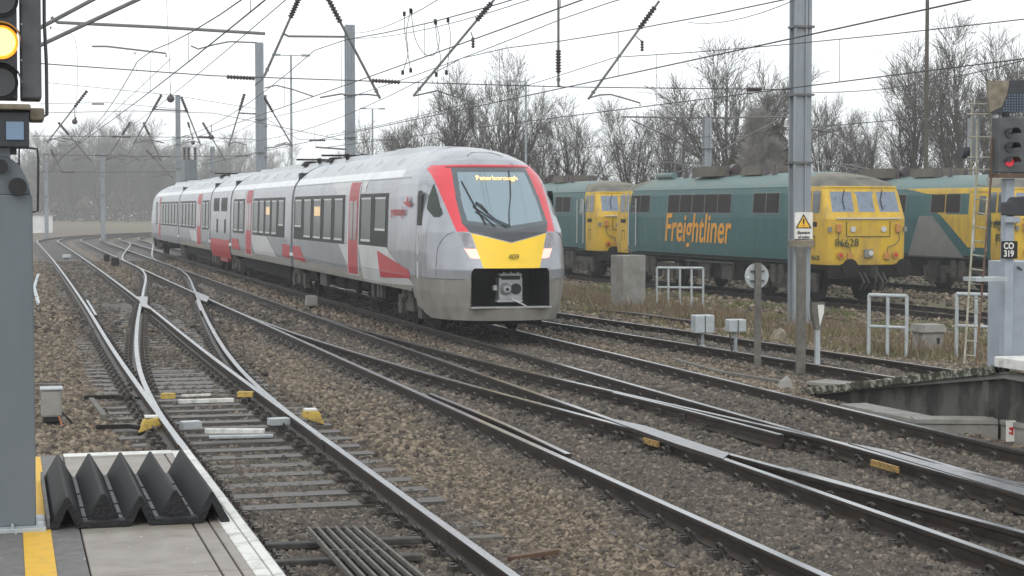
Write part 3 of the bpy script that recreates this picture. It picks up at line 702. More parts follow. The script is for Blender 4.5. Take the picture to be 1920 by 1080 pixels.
def plain_body(y0, y1, par_name='carriage', zbot=.80):
    mb = MB(); zz = [z for z in np.r_[np.linspace(zbot,3.1,22), np.linspace(3.14,3.745,16)]]
    prof = [(TW(z), z) for z in zz]; ring = [(-x, z) for x, z in prof]+[(x, z) for x, z in reversed(prof[:-1])]
    n_ = len(ring)
    for y in (y0, y1):
        for x, z in ring: mb.v.append((x, y, z))
    for j in range(n_-1):
        mb.f.append((j, j+1, j+1+n_, j+n_)); mb.m.append(1 if (ring[j][1]+ring[j+1][1])/2 > 3.25 else (2 if (ring[j][1]+ring[j+1][1])/2 > 3.10 else 0))
    mb.f.append((n_-1, 0, n_, 2*n_-1)); mb.m.append(0)
    mb.f.append(tuple(range(n_))); mb.m.append(0); mb.f.append(tuple(range(2*n_-1, n_-1, -1))); mb.m.append(0)
    return mb
RC = random.Random(9)
def roof_gear(par, y0, y1, big=False):
    mb = MB(); y = y0+.6
    while y < y1-1.2:
        l = RC.uniform(1.4, 2.6); l = min(l, y1-.5-y); h = RC.uniform(.03,.08)
        mb.box((0, y+l/2, 3.70+h/2), (.9, l*.92, h+.10), top=.8); y += l
    mb.build('roof_panel', 'train_roof', par)
    for s_ in (-1, 1):
        for q in np.arange(y0+.8, y1-.8, 2.4): MB().box((s_*.93,q,3.47), (.22,.03,.02), ry=s_*.65).build('roof_rib', 'train_roof', par)
def drive_car(sign=1, loc=(0,0,0), length=None, label=None):
    Lc = length
    sh = shell(TW, tip, 1.6, 2.5, YE, zrows, 420, cls_front, 18)
    mats = {'windscreen':'screen_glass','windscreen_border':'screen_edge','lower_screen':'screen_lower','warning_panel':'yellow_end','tail_lamp':'lamp_tail','headlamp':'lamp_clear','top_seal':'seal_red','pillar':'cab_red','cab_side_window':'win_glass','skirt':'train_dirty','roof':'train_roof','nose_dome':'train_front','body':'train_front'}
    bodym = sh.pop('body')
    pb = plain_body(YE, Lc, zbot=.80); k = len(bodym.v); 
    car = MB(); car.v = bodym.v+pb.v; car.f = bodym.f+[tuple(i_+k for i_ in f) for f in pb.f]; car.m = [3]*len(bodym.f)+pb.m
    co = car.build('carriage', ['train_grey','train_roof','train_white','train_front'], train); co.location = loc
    if label: co['label'] = label
    if sign < 0: co.rotation_euler = (0,0,math.pi)
    for f in co.data.polygons: f.use_smooth = f.material_index == 3
    for nm, mb in sh.items():
        nm = nm.rstrip('+-o') if nm[:6] == 'pillar' else nm.rstrip('+-')
        mb.build(nm, mats[nm], co, smooth=nm not in ('cab_side_window',))
    # recess with coupler
    mb = MB(); x1, z0, z1, y1 = .76, .58, 1.345, 1.3
    mb.add([(-x1,-.04,z0),(x1,-.04,z0),(x1,-.02,z1),(-x1,-.02,z1),(-x1,y1,z0),(x1,y1,z0),(x1,y1,z1),(-x1,y1,z1)], [(4,7,6,5),(0,4,5,1),(3,2,6,7),(0,3,7,4),(1,5,6,2)])
    mb.build('coupler_recess', 'black', co)
    cp = MB(); cx = .05
    cp.box((cx,.30,.93), (.46,.30,.42)); cp.box((cx,.28,1.20), (.44,.25,.05)); cp.box((cx-.16,.28,1.16), (.04,.2,.1)); cp.box((cx+.2,.28,1.16), (.04,.2,.1)); cp.box((cx-.03,.2,.70), (.5,.22,.04))
    cp.tube([(cx-.10,.16,.93),(cx-.10,.02,.93)], [.13,.07], 16); cp.tube([(cx,.4,.9),(cx,1.2,.9)], .12, 10)
    cp.box((cx-.29,.25,.95), (.08,.12,.10)); cpo = cp.build('coupler', 'steel', co, bevel=.008)
    mb = MB(); mb.disc((cx+.10,.140,.93), (0,1,0), .105, .02, 24); mb.disc((cx-.10,.015,.93), (0,1,0), .03, .02, 12); mb.box((cx,.15,1.20-.06), (.36,.02,.07)); mb.build('coupler_socket', 'black', cpo)
    mb = MB(); mb.tube([(cx+.02,.12,.74),(cx+.12,-.02,.68),(cx+.28,.06,.60)], .018, 8)
    for q in (-.14,.0,.14): mb.disc((cx+q,.14,1.235), (0,1,0), .018, .02, 10)
    mb.build('coupler_hose', 'train_light', cpo)
    mb = MB(); mb.box((0,.02,.590), (1.56,.30,.03)); mb.build('step_bar', 'steel', co, bevel=.008)
    mb = MB(); mb.add([(-.84,.30,.57),(.84,.30,.57),(.74,.50,.24),(-.74,.50,.24),(-.84,1.6,.57),(.84,1.6,.57),(.74,1.6,.24),(-.74,1.6,.24)], [(0,3,2,1),(3,7,6,2),(0,4,7,3),(1,2,6,5)]); mb.build('snowplough', 'under', co)
    # wipers
    def fy(x, z):     # surface of the windscreen
        ty = tip(z); Wz = TW(z); return ty+1.6*(1-(1-min(1,(abs(x)/Wz))**2.5)**(1/2.5))-.03
    def wp(pts, r): m_ = MB(); m_.tube([(x, fy(x, z), z) for x, z in pts], r, 6); return m_
    m_ = wp([(-.66,2.98),(-.60,2.72),(-.55,2.52),(-.50,2.36),(-.44,2.16)], .014); 
    for q in ([(-.58,2.50),(-.42,2.35),(-.22,2.20),(-.05,2.10)], [(-.50,2.56),(-.38,2.40),(-.22,2.24),(.02,2.12)], [(-.55,2.45),(-.50,2.58),(-.42,2.52),(-.34,2.38)], [(-.56,2.40),(-.42,2.28),(-.28,2.12)]):
        x_ = wp(q, .011); m_.add(x_.v, x_.f)
    m_.build('wiper', 'black', co)
    wp([(.33,3.20),(.28,2.95),(.20,2.68),(.08,2.40),(.01,2.15)], .010).build('wiper', 'black', co)  # thin dark curved line across the glass, modelled as a second blade
    # destination display
    zc = 3.055; dd = text('destination_display', 'Peterborough', .150, facing((0,0,0),(1,0,0),(0,.62,.79)), 'led', co, .002)
    dd.location = (.03, fy(0,zc)-.045, zc-.05)
    t9 = text('fleet_number', '409', .14, facing((.02,-.175,1.50),(1,0,0),(0,.0,1)), 'dark_text', co, .003)
    mb = MB()
    for s_ in (-1, 1):
        pts = []
        for ph in np.linspace(.62, math.pi/2, 14):
            z = 1.12; pts.append((s_*(TW(z)+.004)*math.sin(ph)**.8, tip(z)+1.6*(1-math.cos(ph)**.8)-.004, z))
        mb.tube(pts+[(s_*(TW(1.12)+.002), 3.0, 1.12)], .006, 4)
        mb.tube([(s_*(TW(z)+.003)*math.sin(ph)**.8, tip(z)+1.6*(1-math.cos(ph)**.8)-.003, z) for z, ph in ((1.15,1.18),(1.4,1.17),(1.7,1.12),(1.85,1.02),(1.97,.88),(2.01,.76))], .006, 4)
    mb.build('nose_seam', 'signal_grey', co)
    # hatch outline on the dome
    mb = MB()
    def dome(x, z): return (x, fy(x, z)+.02, z)
    mb.tube([dome(-.40,3.31), dome(-.34,3.50), dome(-.20,3.56), dome(.20,3.56), dome(.34,3.50), dome(.46,3.31)], .007, 5); mb.build('hatch_seam', 'signal_grey', co)
    return co
def drive_livery(co, sgn=1):
    for y in np.arange(4.6, gaps[0]-.6, 2.35): side_parts(co, [('body_seam','train_mid',[(y-.008,.84),(y+.008,.84),(y+.008,1.56),(y-.008,1.56)],.0085)])
    side_parts(co, [('body_seam','train_mid',[(3.0,3.075),(gaps[0]-.2,3.075),(gaps[0]-.2,3.09),(3.0,3.09)],.0075),('body_seam','train_mid',[(3.0,1.115),(gaps[0]-.2,1.115),(gaps[0]-.2,1.125),(3.0,1.125)],.0085)])
    g1 = gaps[0]
    P = pside
    side_parts(co, [
     ('livery_panel','train_dirty',[(2.55,.80),(g1-.25,.80),(g1-.25,1.02),(2.55,1.02)],.003),
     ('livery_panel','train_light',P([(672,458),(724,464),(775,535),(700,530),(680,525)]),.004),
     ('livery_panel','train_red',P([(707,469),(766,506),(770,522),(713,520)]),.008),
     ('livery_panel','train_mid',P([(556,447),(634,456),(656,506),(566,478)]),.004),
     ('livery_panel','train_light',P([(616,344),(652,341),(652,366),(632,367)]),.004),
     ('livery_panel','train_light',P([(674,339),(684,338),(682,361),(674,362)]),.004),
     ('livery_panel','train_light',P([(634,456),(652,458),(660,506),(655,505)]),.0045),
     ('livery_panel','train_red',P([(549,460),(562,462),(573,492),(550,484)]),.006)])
    windows(co, vpx(645)-V0, g1-.35, 1.60, 2.78, 5, lit=2, short=(4,))
    windows(co, vpx(726)-V0, vpx(673)-V0, 1.63, 2.78, 2, short=(0,))
    door(co, vpx(671)-V0, vpx(653)-V0)
    # cab door, with its seams
    a, c = vpx(797)-V0, vpx(779)-V0
    for s_ in (-1, 1):
        d_ = MB()
        for y in (a, c):
            p = skin_patch([(y-.008,.98),(y+.008,.98),(y+.008,3.0),(y-.008,3.0)], TW, s_, .003); d_.add(p.v, p.f)
        p = skin_patch([(a,2.985),(c,2.985),(c,3.0),(a,3.0)], TW, s_, .003, 2); d_.add(p.v, p.f)
        do = d_.build('cab_door_seam', 'screen_edge', co)
        skin_patch([(vpx(789)-V0,2.12),(vpx(781)-V0,2.12),(vpx(781)-V0,2.80),(vpx(789)-V0,2.80)], TW, s_, .008).build('cab_door_window', 'win_band', co)
        mb = MB(); y = (a+c)/2
        for z0, z1 in ((1.55,1.95),(1.1,1.42)): mb.tube([(s_*(TW(z0)+.05),y-.10*0,z0),(s_*(TW(z0)+.05),y,z1)], .018, 6)
        mb.build('handrail', 'train_light', co)
    # seam line where the moulded nose meets the body
        mb = MB(); pts = [(1.62,1.15),(1.55,1.5),(1.35,1.85),(.85,2.05)]
    # under equipment
    mb = MB(); ub = MB()
    rr = random.Random(3)
    for s_ in (-1, 1):
        y = 5.9
        while y < g1-2.2:
            l = rr.uniform(.5,1.5); mb.bx(s_*.55, s_*(1.12+rr.uniform(-.1,.05)), y, y+l, .45+rr.uniform(-.1,.15), .86); y += l+rr.uniform(.05,.5)
        for y, l, z in ((6.1,.22,.50),(6.45,.22,.50),(7.0,.3,.48),(13.2,1.0,.46)): ub.bx(s_*1.13, s_*1.22, y, y+l, z, .82)
        mb.bx(s_*.2, s_*.6, 4.7, g1-1.2, .4, .8)
    mb.build('underframe_box', 'under', co); ub.build('equipment_case', 'under_light', co)
    bogie(3.55, co); roof_gear(co, 4.6, g1-.3)
car1 = drive_car(1, (0,0,0), gaps[0]-.18, 'leading carriage with sloping yellow and red cab front')
drive_livery(car1)
# operator lettering and leaping emblem on the cab side
sx = -(TW(2.1)+.022)
yl = vpx(746)-V0
text('lettering', 'greateranglia', .27, facing((sx,yl,zpx(746,404)),(0,-1,0),(0,0,1)), 'train_red', car1, .002, sx=.98)
em = MB(); E0 = [(765,366),(768,380),(773,383),(768,386),(772,392),(766,388),(760,384),(756,378),(762,379)]
pl = pside(E0); cy = sum(p[0] for p in pl)/len(pl); cz = sum(p[1] for p in pl)/len(pl)
for i_ in range(len(pl)):
    a, c = pl[i_], pl[(i_+1) % len(pl)]
    em.add([(sx,cy,cz),(sx,a[0],a[1]),(sx,c[0],c[1])], [(0,1,2)])
em.build('emblem', 'train_red', car1)
def mid_car(a, c, label, power=False, flip=False):
    o = plain_body(a+.18, c-.18).build('carriage', ['train_grey','train_roof','train_white'], train); o['label'] = label
    return o
def gangway(y): MB().bx(-1.12,1.12,y-.2,y+.2,.95,3.45).build('gangway', 'black', train)
for g_y in gaps[:4]: gangway(g_y)
# second carriage
c2 = mid_car(gaps[0], gaps[1], 'second carriage with one red door')
windows(c2, vpx(533)-V0, vpx(474)-V0, 1.60, 2.78, 5, lit=2, short=(0,)); windows(c2, vpx(458)-V0, vpx(437)-V0, 1.60, 2.78, 2)
door(c2, vpx(471.5)-V0, vpx(461)-V0)
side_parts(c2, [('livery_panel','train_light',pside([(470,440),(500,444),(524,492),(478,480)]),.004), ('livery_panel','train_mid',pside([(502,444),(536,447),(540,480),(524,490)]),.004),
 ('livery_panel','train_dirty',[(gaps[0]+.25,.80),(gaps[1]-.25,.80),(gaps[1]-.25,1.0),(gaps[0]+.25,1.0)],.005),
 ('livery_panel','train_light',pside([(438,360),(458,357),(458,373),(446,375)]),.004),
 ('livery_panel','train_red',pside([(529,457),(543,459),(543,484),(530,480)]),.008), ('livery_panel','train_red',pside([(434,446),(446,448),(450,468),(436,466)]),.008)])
roof_gear(c2, gaps[0]+.3, gaps[1]-.3)
mb = MB(); 
for s_ in (-1,1): mb.bx(s_*.5, s_*1.1, gaps[0]+2, gaps[1]-2, .42, .84)
mb.build('underframe_box', 'under', c2)
# power pack
c3 = mid_car(gaps[1], gaps[2], 'short power car with louvred grilles')
la, lc = vpx(425)-V0, vpx(400)-V0
for a, c in ((la,(la+lc)/2-.35),((la+lc)/2+.35,lc)):
    side_parts(c3, [('grille','win_band',[(a,2.35),(c,2.35),(c,2.85),(a,2.85)],.006)])
for a in (la+.3,(la+lc)/2+.6): side_parts(c3, [('grille','win_band',[(a,1.55),(a+.5,1.55),(a+.5,2.05),(a,2.05)],.006)])
side_parts(c3, [('livery_panel','train_red',[(gaps[1]+.25,.62),(gaps[2]-.25,.62),(gaps[2]-.25,1.3),(gaps[1]+.25,1.3)],.010)])
MB().bx(-1.2,1.2,gaps[1]+2.2,gaps[2]-2.2,.46,.85).build('fuel_tank','train_red',c3)
roof_gear(c3, gaps[1]+.3, gaps[2]-.3)
c4 = mid_car(gaps[2], gaps[3], 'fourth carriage')
windows(c4, vpx(391.5)-V0, vpx(379)-V0, 1.60, 2.78, 2); windows(c4, vpx(367)-V0, vpx(337)-V0, 1.60, 2.78, 5); door(c4, vpx(377)-V0, vpx(370)-V0)
side_parts(c4, [('livery_panel','train_light',pside([(355,430),(368,432),(372,455),(360,450)]),.004), ('livery_panel','train_dirty',[(gaps[2]+.25,.80),(gaps[3]-.25,.80),(gaps[3]-.25,1.0),(gaps[2]+.25,1.0)],.005)])
roof_gear(c4, gaps[2]+.3, gaps[3]-.3)
mb = MB(); 
for s_ in (-1,1): mb.bx(s_*.5, s_*1.1, gaps[2]+2, gaps[3]-2, .42, .84)
mb.build('underframe_box', 'under', c4)
L5 = gaps[4]+1.2-gaps[3]
c5 = drive_car(-1, (0, gaps[4]+1.2, 0), L5-.18, 'rear carriage, half lost in mist')
Lw = L5
windows(c5, Lw-(vpx(301)-V0-gaps[3])-0, Lw-.5, 1.60, 2.78, 6); windows(c5, Lw-(vpx(292)-V0-gaps[3]), Lw-(vpx(299)-V0-gaps[3])-1.2, 1.60, 2.78, 2)
door(c5, Lw-(vpx(301.5)-V0-gaps[3])-1.0, Lw-(vpx(301.5)-V0-gaps[3])-.1)
bogie(3.6, c5); roof_gear(c5, 4.6, Lw-.4)
for g_y in gaps[:4]:
    bogie(g_y, train)
    mb = MB()
    for s_ in (-1, 1): mb.box((s_*1.375, g_y, 1.16), (.03,.42,.10))
    mb.build('gap_marker', 'train_white', train)
# pantograph wells and equipment on the roofs of second and fourth carriages
for yy, par in ((gaps[0]+1.8, c2), (gaps[2]+2.5, c4), (gaps[0]-2.6, car1)):
    mb = MB()
    for q in range(3): mb.tube([(-.4+.4*q,yy-.9,3.74),(-.4+.4*q,yy-.9,3.90)], .05, 8)
    mb.beam((-.5,yy-1.0,3.86),(.2,yy+.6,3.88),.06,.05); mb.beam((.5,yy-1.0,3.86),(-.2,yy+.6,3.88),.06,.05); mb.beam((-.8,yy+.8,3.90),(.8,yy+.8,3.90),.1,.05)
    mb.box((0,yy+1.6,3.80), (1.0,.7,.14), top=.8); mb.build('pantograph', 'under', par)

# ------------------------------------------------------------------ electric locomotives
LW = interp([(.95,1.25),(1.15,1.31),(1.5,1.325),(2.45,1.325),(3.2,1.27),(3.40,1.22),(3.52,1.12),(3.64,.95),(3.76,.70),(3.84,.42),(3.885,.16),(3.89,0.0)])
ltip = interp([(.95,.62),(2.44,.58),(2.50,.60),(3.32,.92),(3.38,.90),(3.46,1.05),(3.58,1.35),(3.70,1.8),(3.80,2.35),(3.87,3.1),(3.89,3.5)])
lz = np.unique(np.r_[np.linspace(1.12,2.40,24), np.linspace(2.42,3.40,56), 3.89-.49*np.cos(np.linspace(0,math.pi/2,14))[1:]**1.4]); lz = lz[lz < 3.8899]
WIN = [(-1.08,-.42),(-.28,.28),(.42,1.08)]
def cls_loco(x, y, z):
    front = y < 1.25
    if 2.66 < z < 3.24 and front:
        for a, c in WIN:
            if a < x < c: return 'windscreen'+('l' if c < 0 else 'm' if a < 0 else 'r')
    if 3.34 < z < 3.40 and y < 1.8: return 'gutter'
    if z >= 3.38: return 'cab_roof' if y < 2.6 else 'roof'
    if y < 2.05: return 'cab'
    return 'body'
def wedge_text(name, s, size, y, z, parent, mat, side=-1, sx=1.0, shear=0, bold=0):
    x = side*(LW(z)+.012)
    return text(name, s, size, facing((x,y,z), (0,side,0), (0,0,1)), mat, parent, .004, shear=shear, bold=bold, sx=sx)
def patch(poly, s_, off, Wf=LW): return skin_patch(poly, Wf, s_, off)
HL = math.atan2(.8, 17)
def ly(px):
    k = (px-960)/F; c, s_ = math.cos(YAW), math.sin(YAW); A, B = c-k*s_, s_+k*c
    return (22.8*A-47.3*B)/(B+.047*A)
def loco(label, loc, rz, scheme):
    t = thing('electric_locomotive', label, 'locomotive', loc, rz, None)
    Lh = 8.9
    for end in (0, 1):
        sh = shell(LW, ltip, .42, 4.5, Lh, lz, 90, cls_loco, 10)
        for k, mb in sh.items():
            if end: mb.v = [(-x, 2*Lh-y, z) for x, y, z in mb.v]
            k = 'windscreen' if k[:10] == 'windscreen' else k; nm = k
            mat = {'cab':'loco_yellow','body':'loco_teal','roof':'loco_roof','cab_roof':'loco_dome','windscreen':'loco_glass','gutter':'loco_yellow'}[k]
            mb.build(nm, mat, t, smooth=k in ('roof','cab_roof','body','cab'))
    # side grilles and windows
    def fl(end, y): return y if not end else 2*Lh-y
    for s_ in (-1, 1):
        def grille(y0, y1, n_):
            f = patch([(y0-.04,2.58),(y1+.04,2.58),(y1+.04,3.26),(y0-.04,3.26)], s_, .004).build('grille_frame', 'loco_frame', t)
            w = (y1-y0)/n_
            for k in range(n_): patch([(y0+w*k+.03,2.62),(y0+w*(k+1)-.03,2.62),(y0+w*(k+1)-.03,3.22),(y0+w*k+.03,3.22)], s_, .010).build('grille', 'loco_grille', f)
        grille(ly(1457), ly(1408), 2); grille(ly(1367), ly(1249), 5); grille(ly(1215), ly(1180), 2)
        for end in (0, 1):
            for a, c in ((1.10,1.55),(1.65,2.0)):
                ya, yc = sorted((fl(end, a), fl(end, c)))
                patch([(ya,2.62),(yc,2.62),(yc,3.26),(ya,3.26)], s_, .006).build('cab_window', 'loco_glass_dark', t)
            ya, yc = sorted((fl(end, 2.12), fl(end, 2.72)))
            d_ = patch([(ya,1.18),(yc,1.18),(yc,3.32),(ya,3.32)], s_, .006).build('door', 'loco_teal', t)
            patch([(ya+.12,2.55),(yc-.12,2.55),(yc-.12,3.15),(ya+.12,3.15)], s_, .010).build('door_window', 'loco_glass_dark', d_)
            mb = MB()
            for y in (ya-.05, yc+.05): mb.tube([(s_*1.37,y,1.4),(s_*1.36,y,3.1)], .018, 6)
            mb.build('handrail', 'train_light', t)
            ym = fl(end, 1.45)
            patch([(ym-.25,2.22),(ym+.25,2.22),(ym+.25,2.36),(ym-.25,2.36)], s_, .006).build('vent', 'loco_grille', t)
            mb = MB()
            for a, c, e, g in ((-.14,.14,1.92,1.95),(-.14,-.11,1.55,1.92),(.11,.14,1.55,1.92)):
                p = patch([(ym+a,e),(ym+c,e),(ym+c,g),(ym+a,g)], s_, .007); mb.add(p.v, p.f)
            mb.build('step_recess', 'loco_grille', t)
        if scheme == 'swoosh':
            g_ = MB(); p = patch([(3.4,1.14),(6.9,1.14),(6.2,2.5),(5.35,2.5)], s_, .005); g_.add(p.v, p.f); g_.build('livery_panel', 'loco_grey', t)
            for q in ([(2.1,1.5),(3.2,1.5),(4.3,2.2),(4.9,2.56),(2.1,2.56)], [(2.1,3.24),(5.8,3.24),(7.2,3.42),(2.1,3.42)], [(2.1,2.56),(3.2,2.56),(3.2,3.3),(2.1,3.3)], [(4.5,2.56),(5.0,2.56),(5.4,3.26),(4.5,3.26)]):
                patch(q, s_, .0075, LW).build('livery_panel', 'loco_yellow', t)
    mb = MB(); mb.tube([(-1.05,.545,2.46),(1.05,.545,2.46)], .022, 6); mb.build('front_handrail', 'train_light', t)
    for end in (0, 1):
        yf = lambda d_: fl(end, .58-d_)
        sg = 1 if not end else -1
        mb = MB(); mb.box((0,fl(end,.60),.93), (2.5,.25,.36)); mb.build('buffer_beam', 'under', t)
        for s_ in (-1, 1):
            mb = MB(); mb.tube([(s_*.87,fl(end,.5),1.06),(s_*.87,fl(end,.1),1.06)], .10, 14); mb.disc((s_*.87,fl(end,.05),1.06), (0,1,0), .25, .05, 24)
            mb.build('buffer', 'under', t)
            mb = MB(); mb.disc((s_*.50,yf(.01),2.15), (0,1,0), .085, .05, 18); mb.build('lamp', 'train_light', t)
            mb = MB(); mb.disc((s_*.90,yf(.01),1.40), (0,1,0), .10, .05, 16); mb.build('tail_lamp', 'socket_orange', t)
            mb = MB(); mb.disc((s_*.90,yf(.045),1.40), (0,1,0), .05, .03, 14); mb.build('tail_lens', 'red_sign', t)
            MB().box((s_*.97,yf(.03),2.18), (.16,.07,.24)).build('jumper_socket', 'socket_orange', t, bevel=.02); MB().box((s_*.60,yf(.03),1.37), (.18,.06,.20)).build('jumper_socket', 'socket_orange', t, bevel=.02)
            mb = MB(); mb.tube([(s_*.97,yf(.05),2.06),(s_*1.0,yf(.05),1.85),(s_*.86,yf(.05),1.70),(s_*.62,yf(.05),1.62),(s_*.60,yf(.05),1.47)], .014, 6)
            mb.build('jumper_cable', 'signal_grey', t)
            mb = MB(); mb.box((s_*1.23,yf(-.03),2.15), (.10,.06,.14)); mb.build('socket_plate', 'loco_grey', t)
            # bogies
        mb = MB(); mb.box((0,yf(.03),1.45), (.28,.07,.24)); mb.build('headlight_box', 'loco_grey', t, bevel=.01)
        mb = MB(); mb.disc((.05,yf(.075),1.46), (0,1,0), .075, .04, 18); mb.build('headlight', 'train_light', t)
        mb = MB(); mb.bx(-.72,.72,yf(.005),yf(.016),1.93,1.95); mb.bx(-.72,-.70,yf(.005),yf(.016),1.93,2.38); mb.bx(.70,.72,yf(.005),yf(.016),1.93,2.38); mb.build('panel_seam', 'dark_text', t)
        mb = MB()
        for x in (-.62, .62):
            y_ = lambda z: fl(end, ltip(z)-.02); mb.tube([(x,y_(3.28),3.30),(x-.12,y_(3.0),3.0),(x-.10,y_(2.72),2.72)], .012, 5)
        mb.build('wiper', 'black', t)
        mb = MB(); mb.bx(-.02,.02,fl(end,.45),fl(end,.05),.75,1.1); mb.tube([(0,fl(end,.3),.98),(0,fl(end,.1),.98),(0,fl(end,.1),.65)], .04, 8)
        for x in (-.35,-.2,.25,.4): mb.tube([(x,fl(end,.45),.9),(x+.03,fl(end,.2),.62),(x,fl(end,.4),.42)], .028, 6)
        mb.build('coupling', 'under_light', t)
        yb = fl(end, 3.9); mb = MB()
        for s_ in (-1, 1):
            mb.bx(s_*1.0, s_*1.14, yb-2.3, yb+2.3, .62, .86); mb.bx(s_*1.0,s_*1.16,yb-.5,yb+.5,.35,.75)
            for dy in (-1.64, 1.64): mb.box((s_*1.1,yb+dy,.52), (.18,.42,.42)); 
            for dy in (-2.15,-1.1,1.1,2.15): mb.tube([(s_*1.08,yb+dy,.30),(s_*1.08,yb+dy,.62)], .11, 10)
            for dy in (-.25,.25): mb.tube([(s_*1.22,yb+dy,.5),(s_*1.22,yb+dy,1.05)], .12, 10)
        bg_ = mb.build('bogie', 'bogie', t)
        for dy in (-1.64, 1.64):
            w = MB()
            for s_ in (-1, 1): w.disc((s_*.75,yb+dy,.575), (1,0,0), .575, .13, 28)
            w.tube([(-.75,yb+dy,.575),(.75,yb+dy,.575)], .09, 8); w.build('wheelset', 'under', bg_)
    mb = MB(); mb.bx(-1.2,1.2,.9,2*Lh-.9,.98,1.14); mb.bx(-1.1,1.1,6.6,11.2,.45,1.0); mb.build('underframe', 'under', t)
    for s_ in (-1, 1):
        MB().bx(s_*1.12,s_*1.2,7.2,8.0,.45,1.0).build('equipment_case', 'under_light', t); MB().bx(s_*1.12,s_*1.2,9.0,9.9,.4,.95).build('equipment_case', 'under_light', t)
        mb = MB(); mb.tube([(s_*1.24,7.0,.98),(s_*1.24,10.8,.98)], .03, 6)
        for q in np.arange(7.0,11.0,.9): mb.tube([(s_*1.24,q,1.02),(s_*1.24,q,.8)], .03, 6)
        mb.build('air_pipe', 'under_light', t)
        mb = MB(); mb.bx(s_*1.19,s_*1.20,5.05,5.75,.46,1.04)
        for q in range(9): mb.box((s_*1.22, 5.4, .50+q*.06), (.06,.7,.03))
        mb.build('louvre', 'under_light', t)
        # panel seams, solebar and cantrail mouldings on the body side
        for y in (2.95, 5.3, 10.6, 12.6, 14.85):
            patch([(y-.012,1.16),(y+.012,1.16),(y+.012,2.5),(y-.012,2.5)], s_, .003).build('body_seam', 'loco_seam', t)
        patch([(2.1,3.385),(15.7,3.385),(15.7,3.405),(2.1,3.405)], s_, .005).build('cantrail', 'loco_seam', t)
        patch([(2.1,1.14),(15.7,1.14),(15.7,1.22),(2.1,1.22)], s_, .003).build('solebar', 'under', t)
    # roof equipment
    MB().box((0,10.2,4.0), (1.7,2.0,.34), top=.9).build('roof_box', 'roof_dirt', t); MB().box((.1,7.1,3.98), (1.5,1.5,.3), top=.85).build('roof_box', 'roof_dirt', t)
    for q in (5.6,6.2,9.0,11.8,12.5):
        MB().tube([(-.5,q,3.75),(-.5,q,4.12)], [.10,.06], 8).build('roof_insulator', 'insulator', t); MB().tube([(.5,q,3.75),(.5,q,4.08)], [.10,.06], 8).build('roof_insulator', 'insulator', t)
    MB().disc((-.35,8.85,4.05), (0,1,0), .17, .3, 16).build('blower', 'insulator', t)
    mb = MB(); mb.tube([(-.55,13.4,3.92),(-.55,14.9,3.92)], .11, 10); mb.build('air_cylinder', 'loco_roof', t)
    mb = MB(); yp = 13.9
    mb.tube([(-.5,yp,3.95),(-.3,yp-1.5,4.2)], .03, 6); mb.tube([(.5,yp,3.95),(.3,yp-1.5,4.2)], .03, 6); mb.tube([(-.3,yp-1.5,4.2),(-.35,yp+.1,4.4)], .025, 6); mb.tube([(.3,yp-1.5,4.2),(.35,yp+.1,4.4)], .025, 6); mb.tube([(-.8,yp+.1,4.4),(.8,yp+.1,4.4)], .03, 6)
    mb.build('pantograph', 'tube', t)
    mb = MB(); zz_ = 3.70; mb.add([(.15,ltip(3.62)-.0,3.625),(.62,ltip(3.62)+.02,3.625),(.55,ltip(3.72)+.1,3.735),(.05,ltip(3.72)+.1,3.735)], [(0,1,2,3)]); 
    mb.build('roof_hatch', 'loco_grille', t)
    return t
l1 = loco('green electric locomotive with yellow cabs and large orange lettering on its side', (24.13, 47.3, -.3), HL, 'letter')
wedge_text('lettering', 'Freightliner', 1.36, ly(1303), 1.64, l1, 'orange_text', sx=.85, shear=.22, bold=.018)
text('fleet_number', '86628', .31, facing((-.70,.562,1.66),(1,0,0),(0,0,1)), 'dark_text', l1, .003, sx=1.02)
text('lettering', '86628', .2, facing((-(LW(1.3)+.008),1.3,1.25),(0,-1,0),(0,0,1)), 'dark_text', l1, .003)
l2 = loco('second green and yellow locomotive coupled behind the lettered one, mostly hidden by the train', (24.13-18.4*math.sin(HL), 47.3+18.4*math.cos(HL), -.3), HL, 'plain')
l3 = loco('green locomotive with a grey and yellow sweep on its side at the right edge', (31.35, 49.2, -.3), HL, 'swoosh')
text('lettering', 'Freightliner', .42, facing((-(LW(2.2)+.012),1.25,2.15),(0,-1,0),(0,0,1)), 'dark_text', l3, .003, sx=.85)
text('fleet_number', '86612', .34, facing((-(LW(1.7)+.012),1.25,1.72),(0,-1,0),(0,0,1)), 'dark_text', l3, .003, sx=.9)
text('lettering', 'Freightliner', 1.0, facing((-(LW(1.7)+.012),10.6,1.66),(0,-1,0),(0,0,1)), 'orange_text', l3, .004, sx=.82, shear=.25)

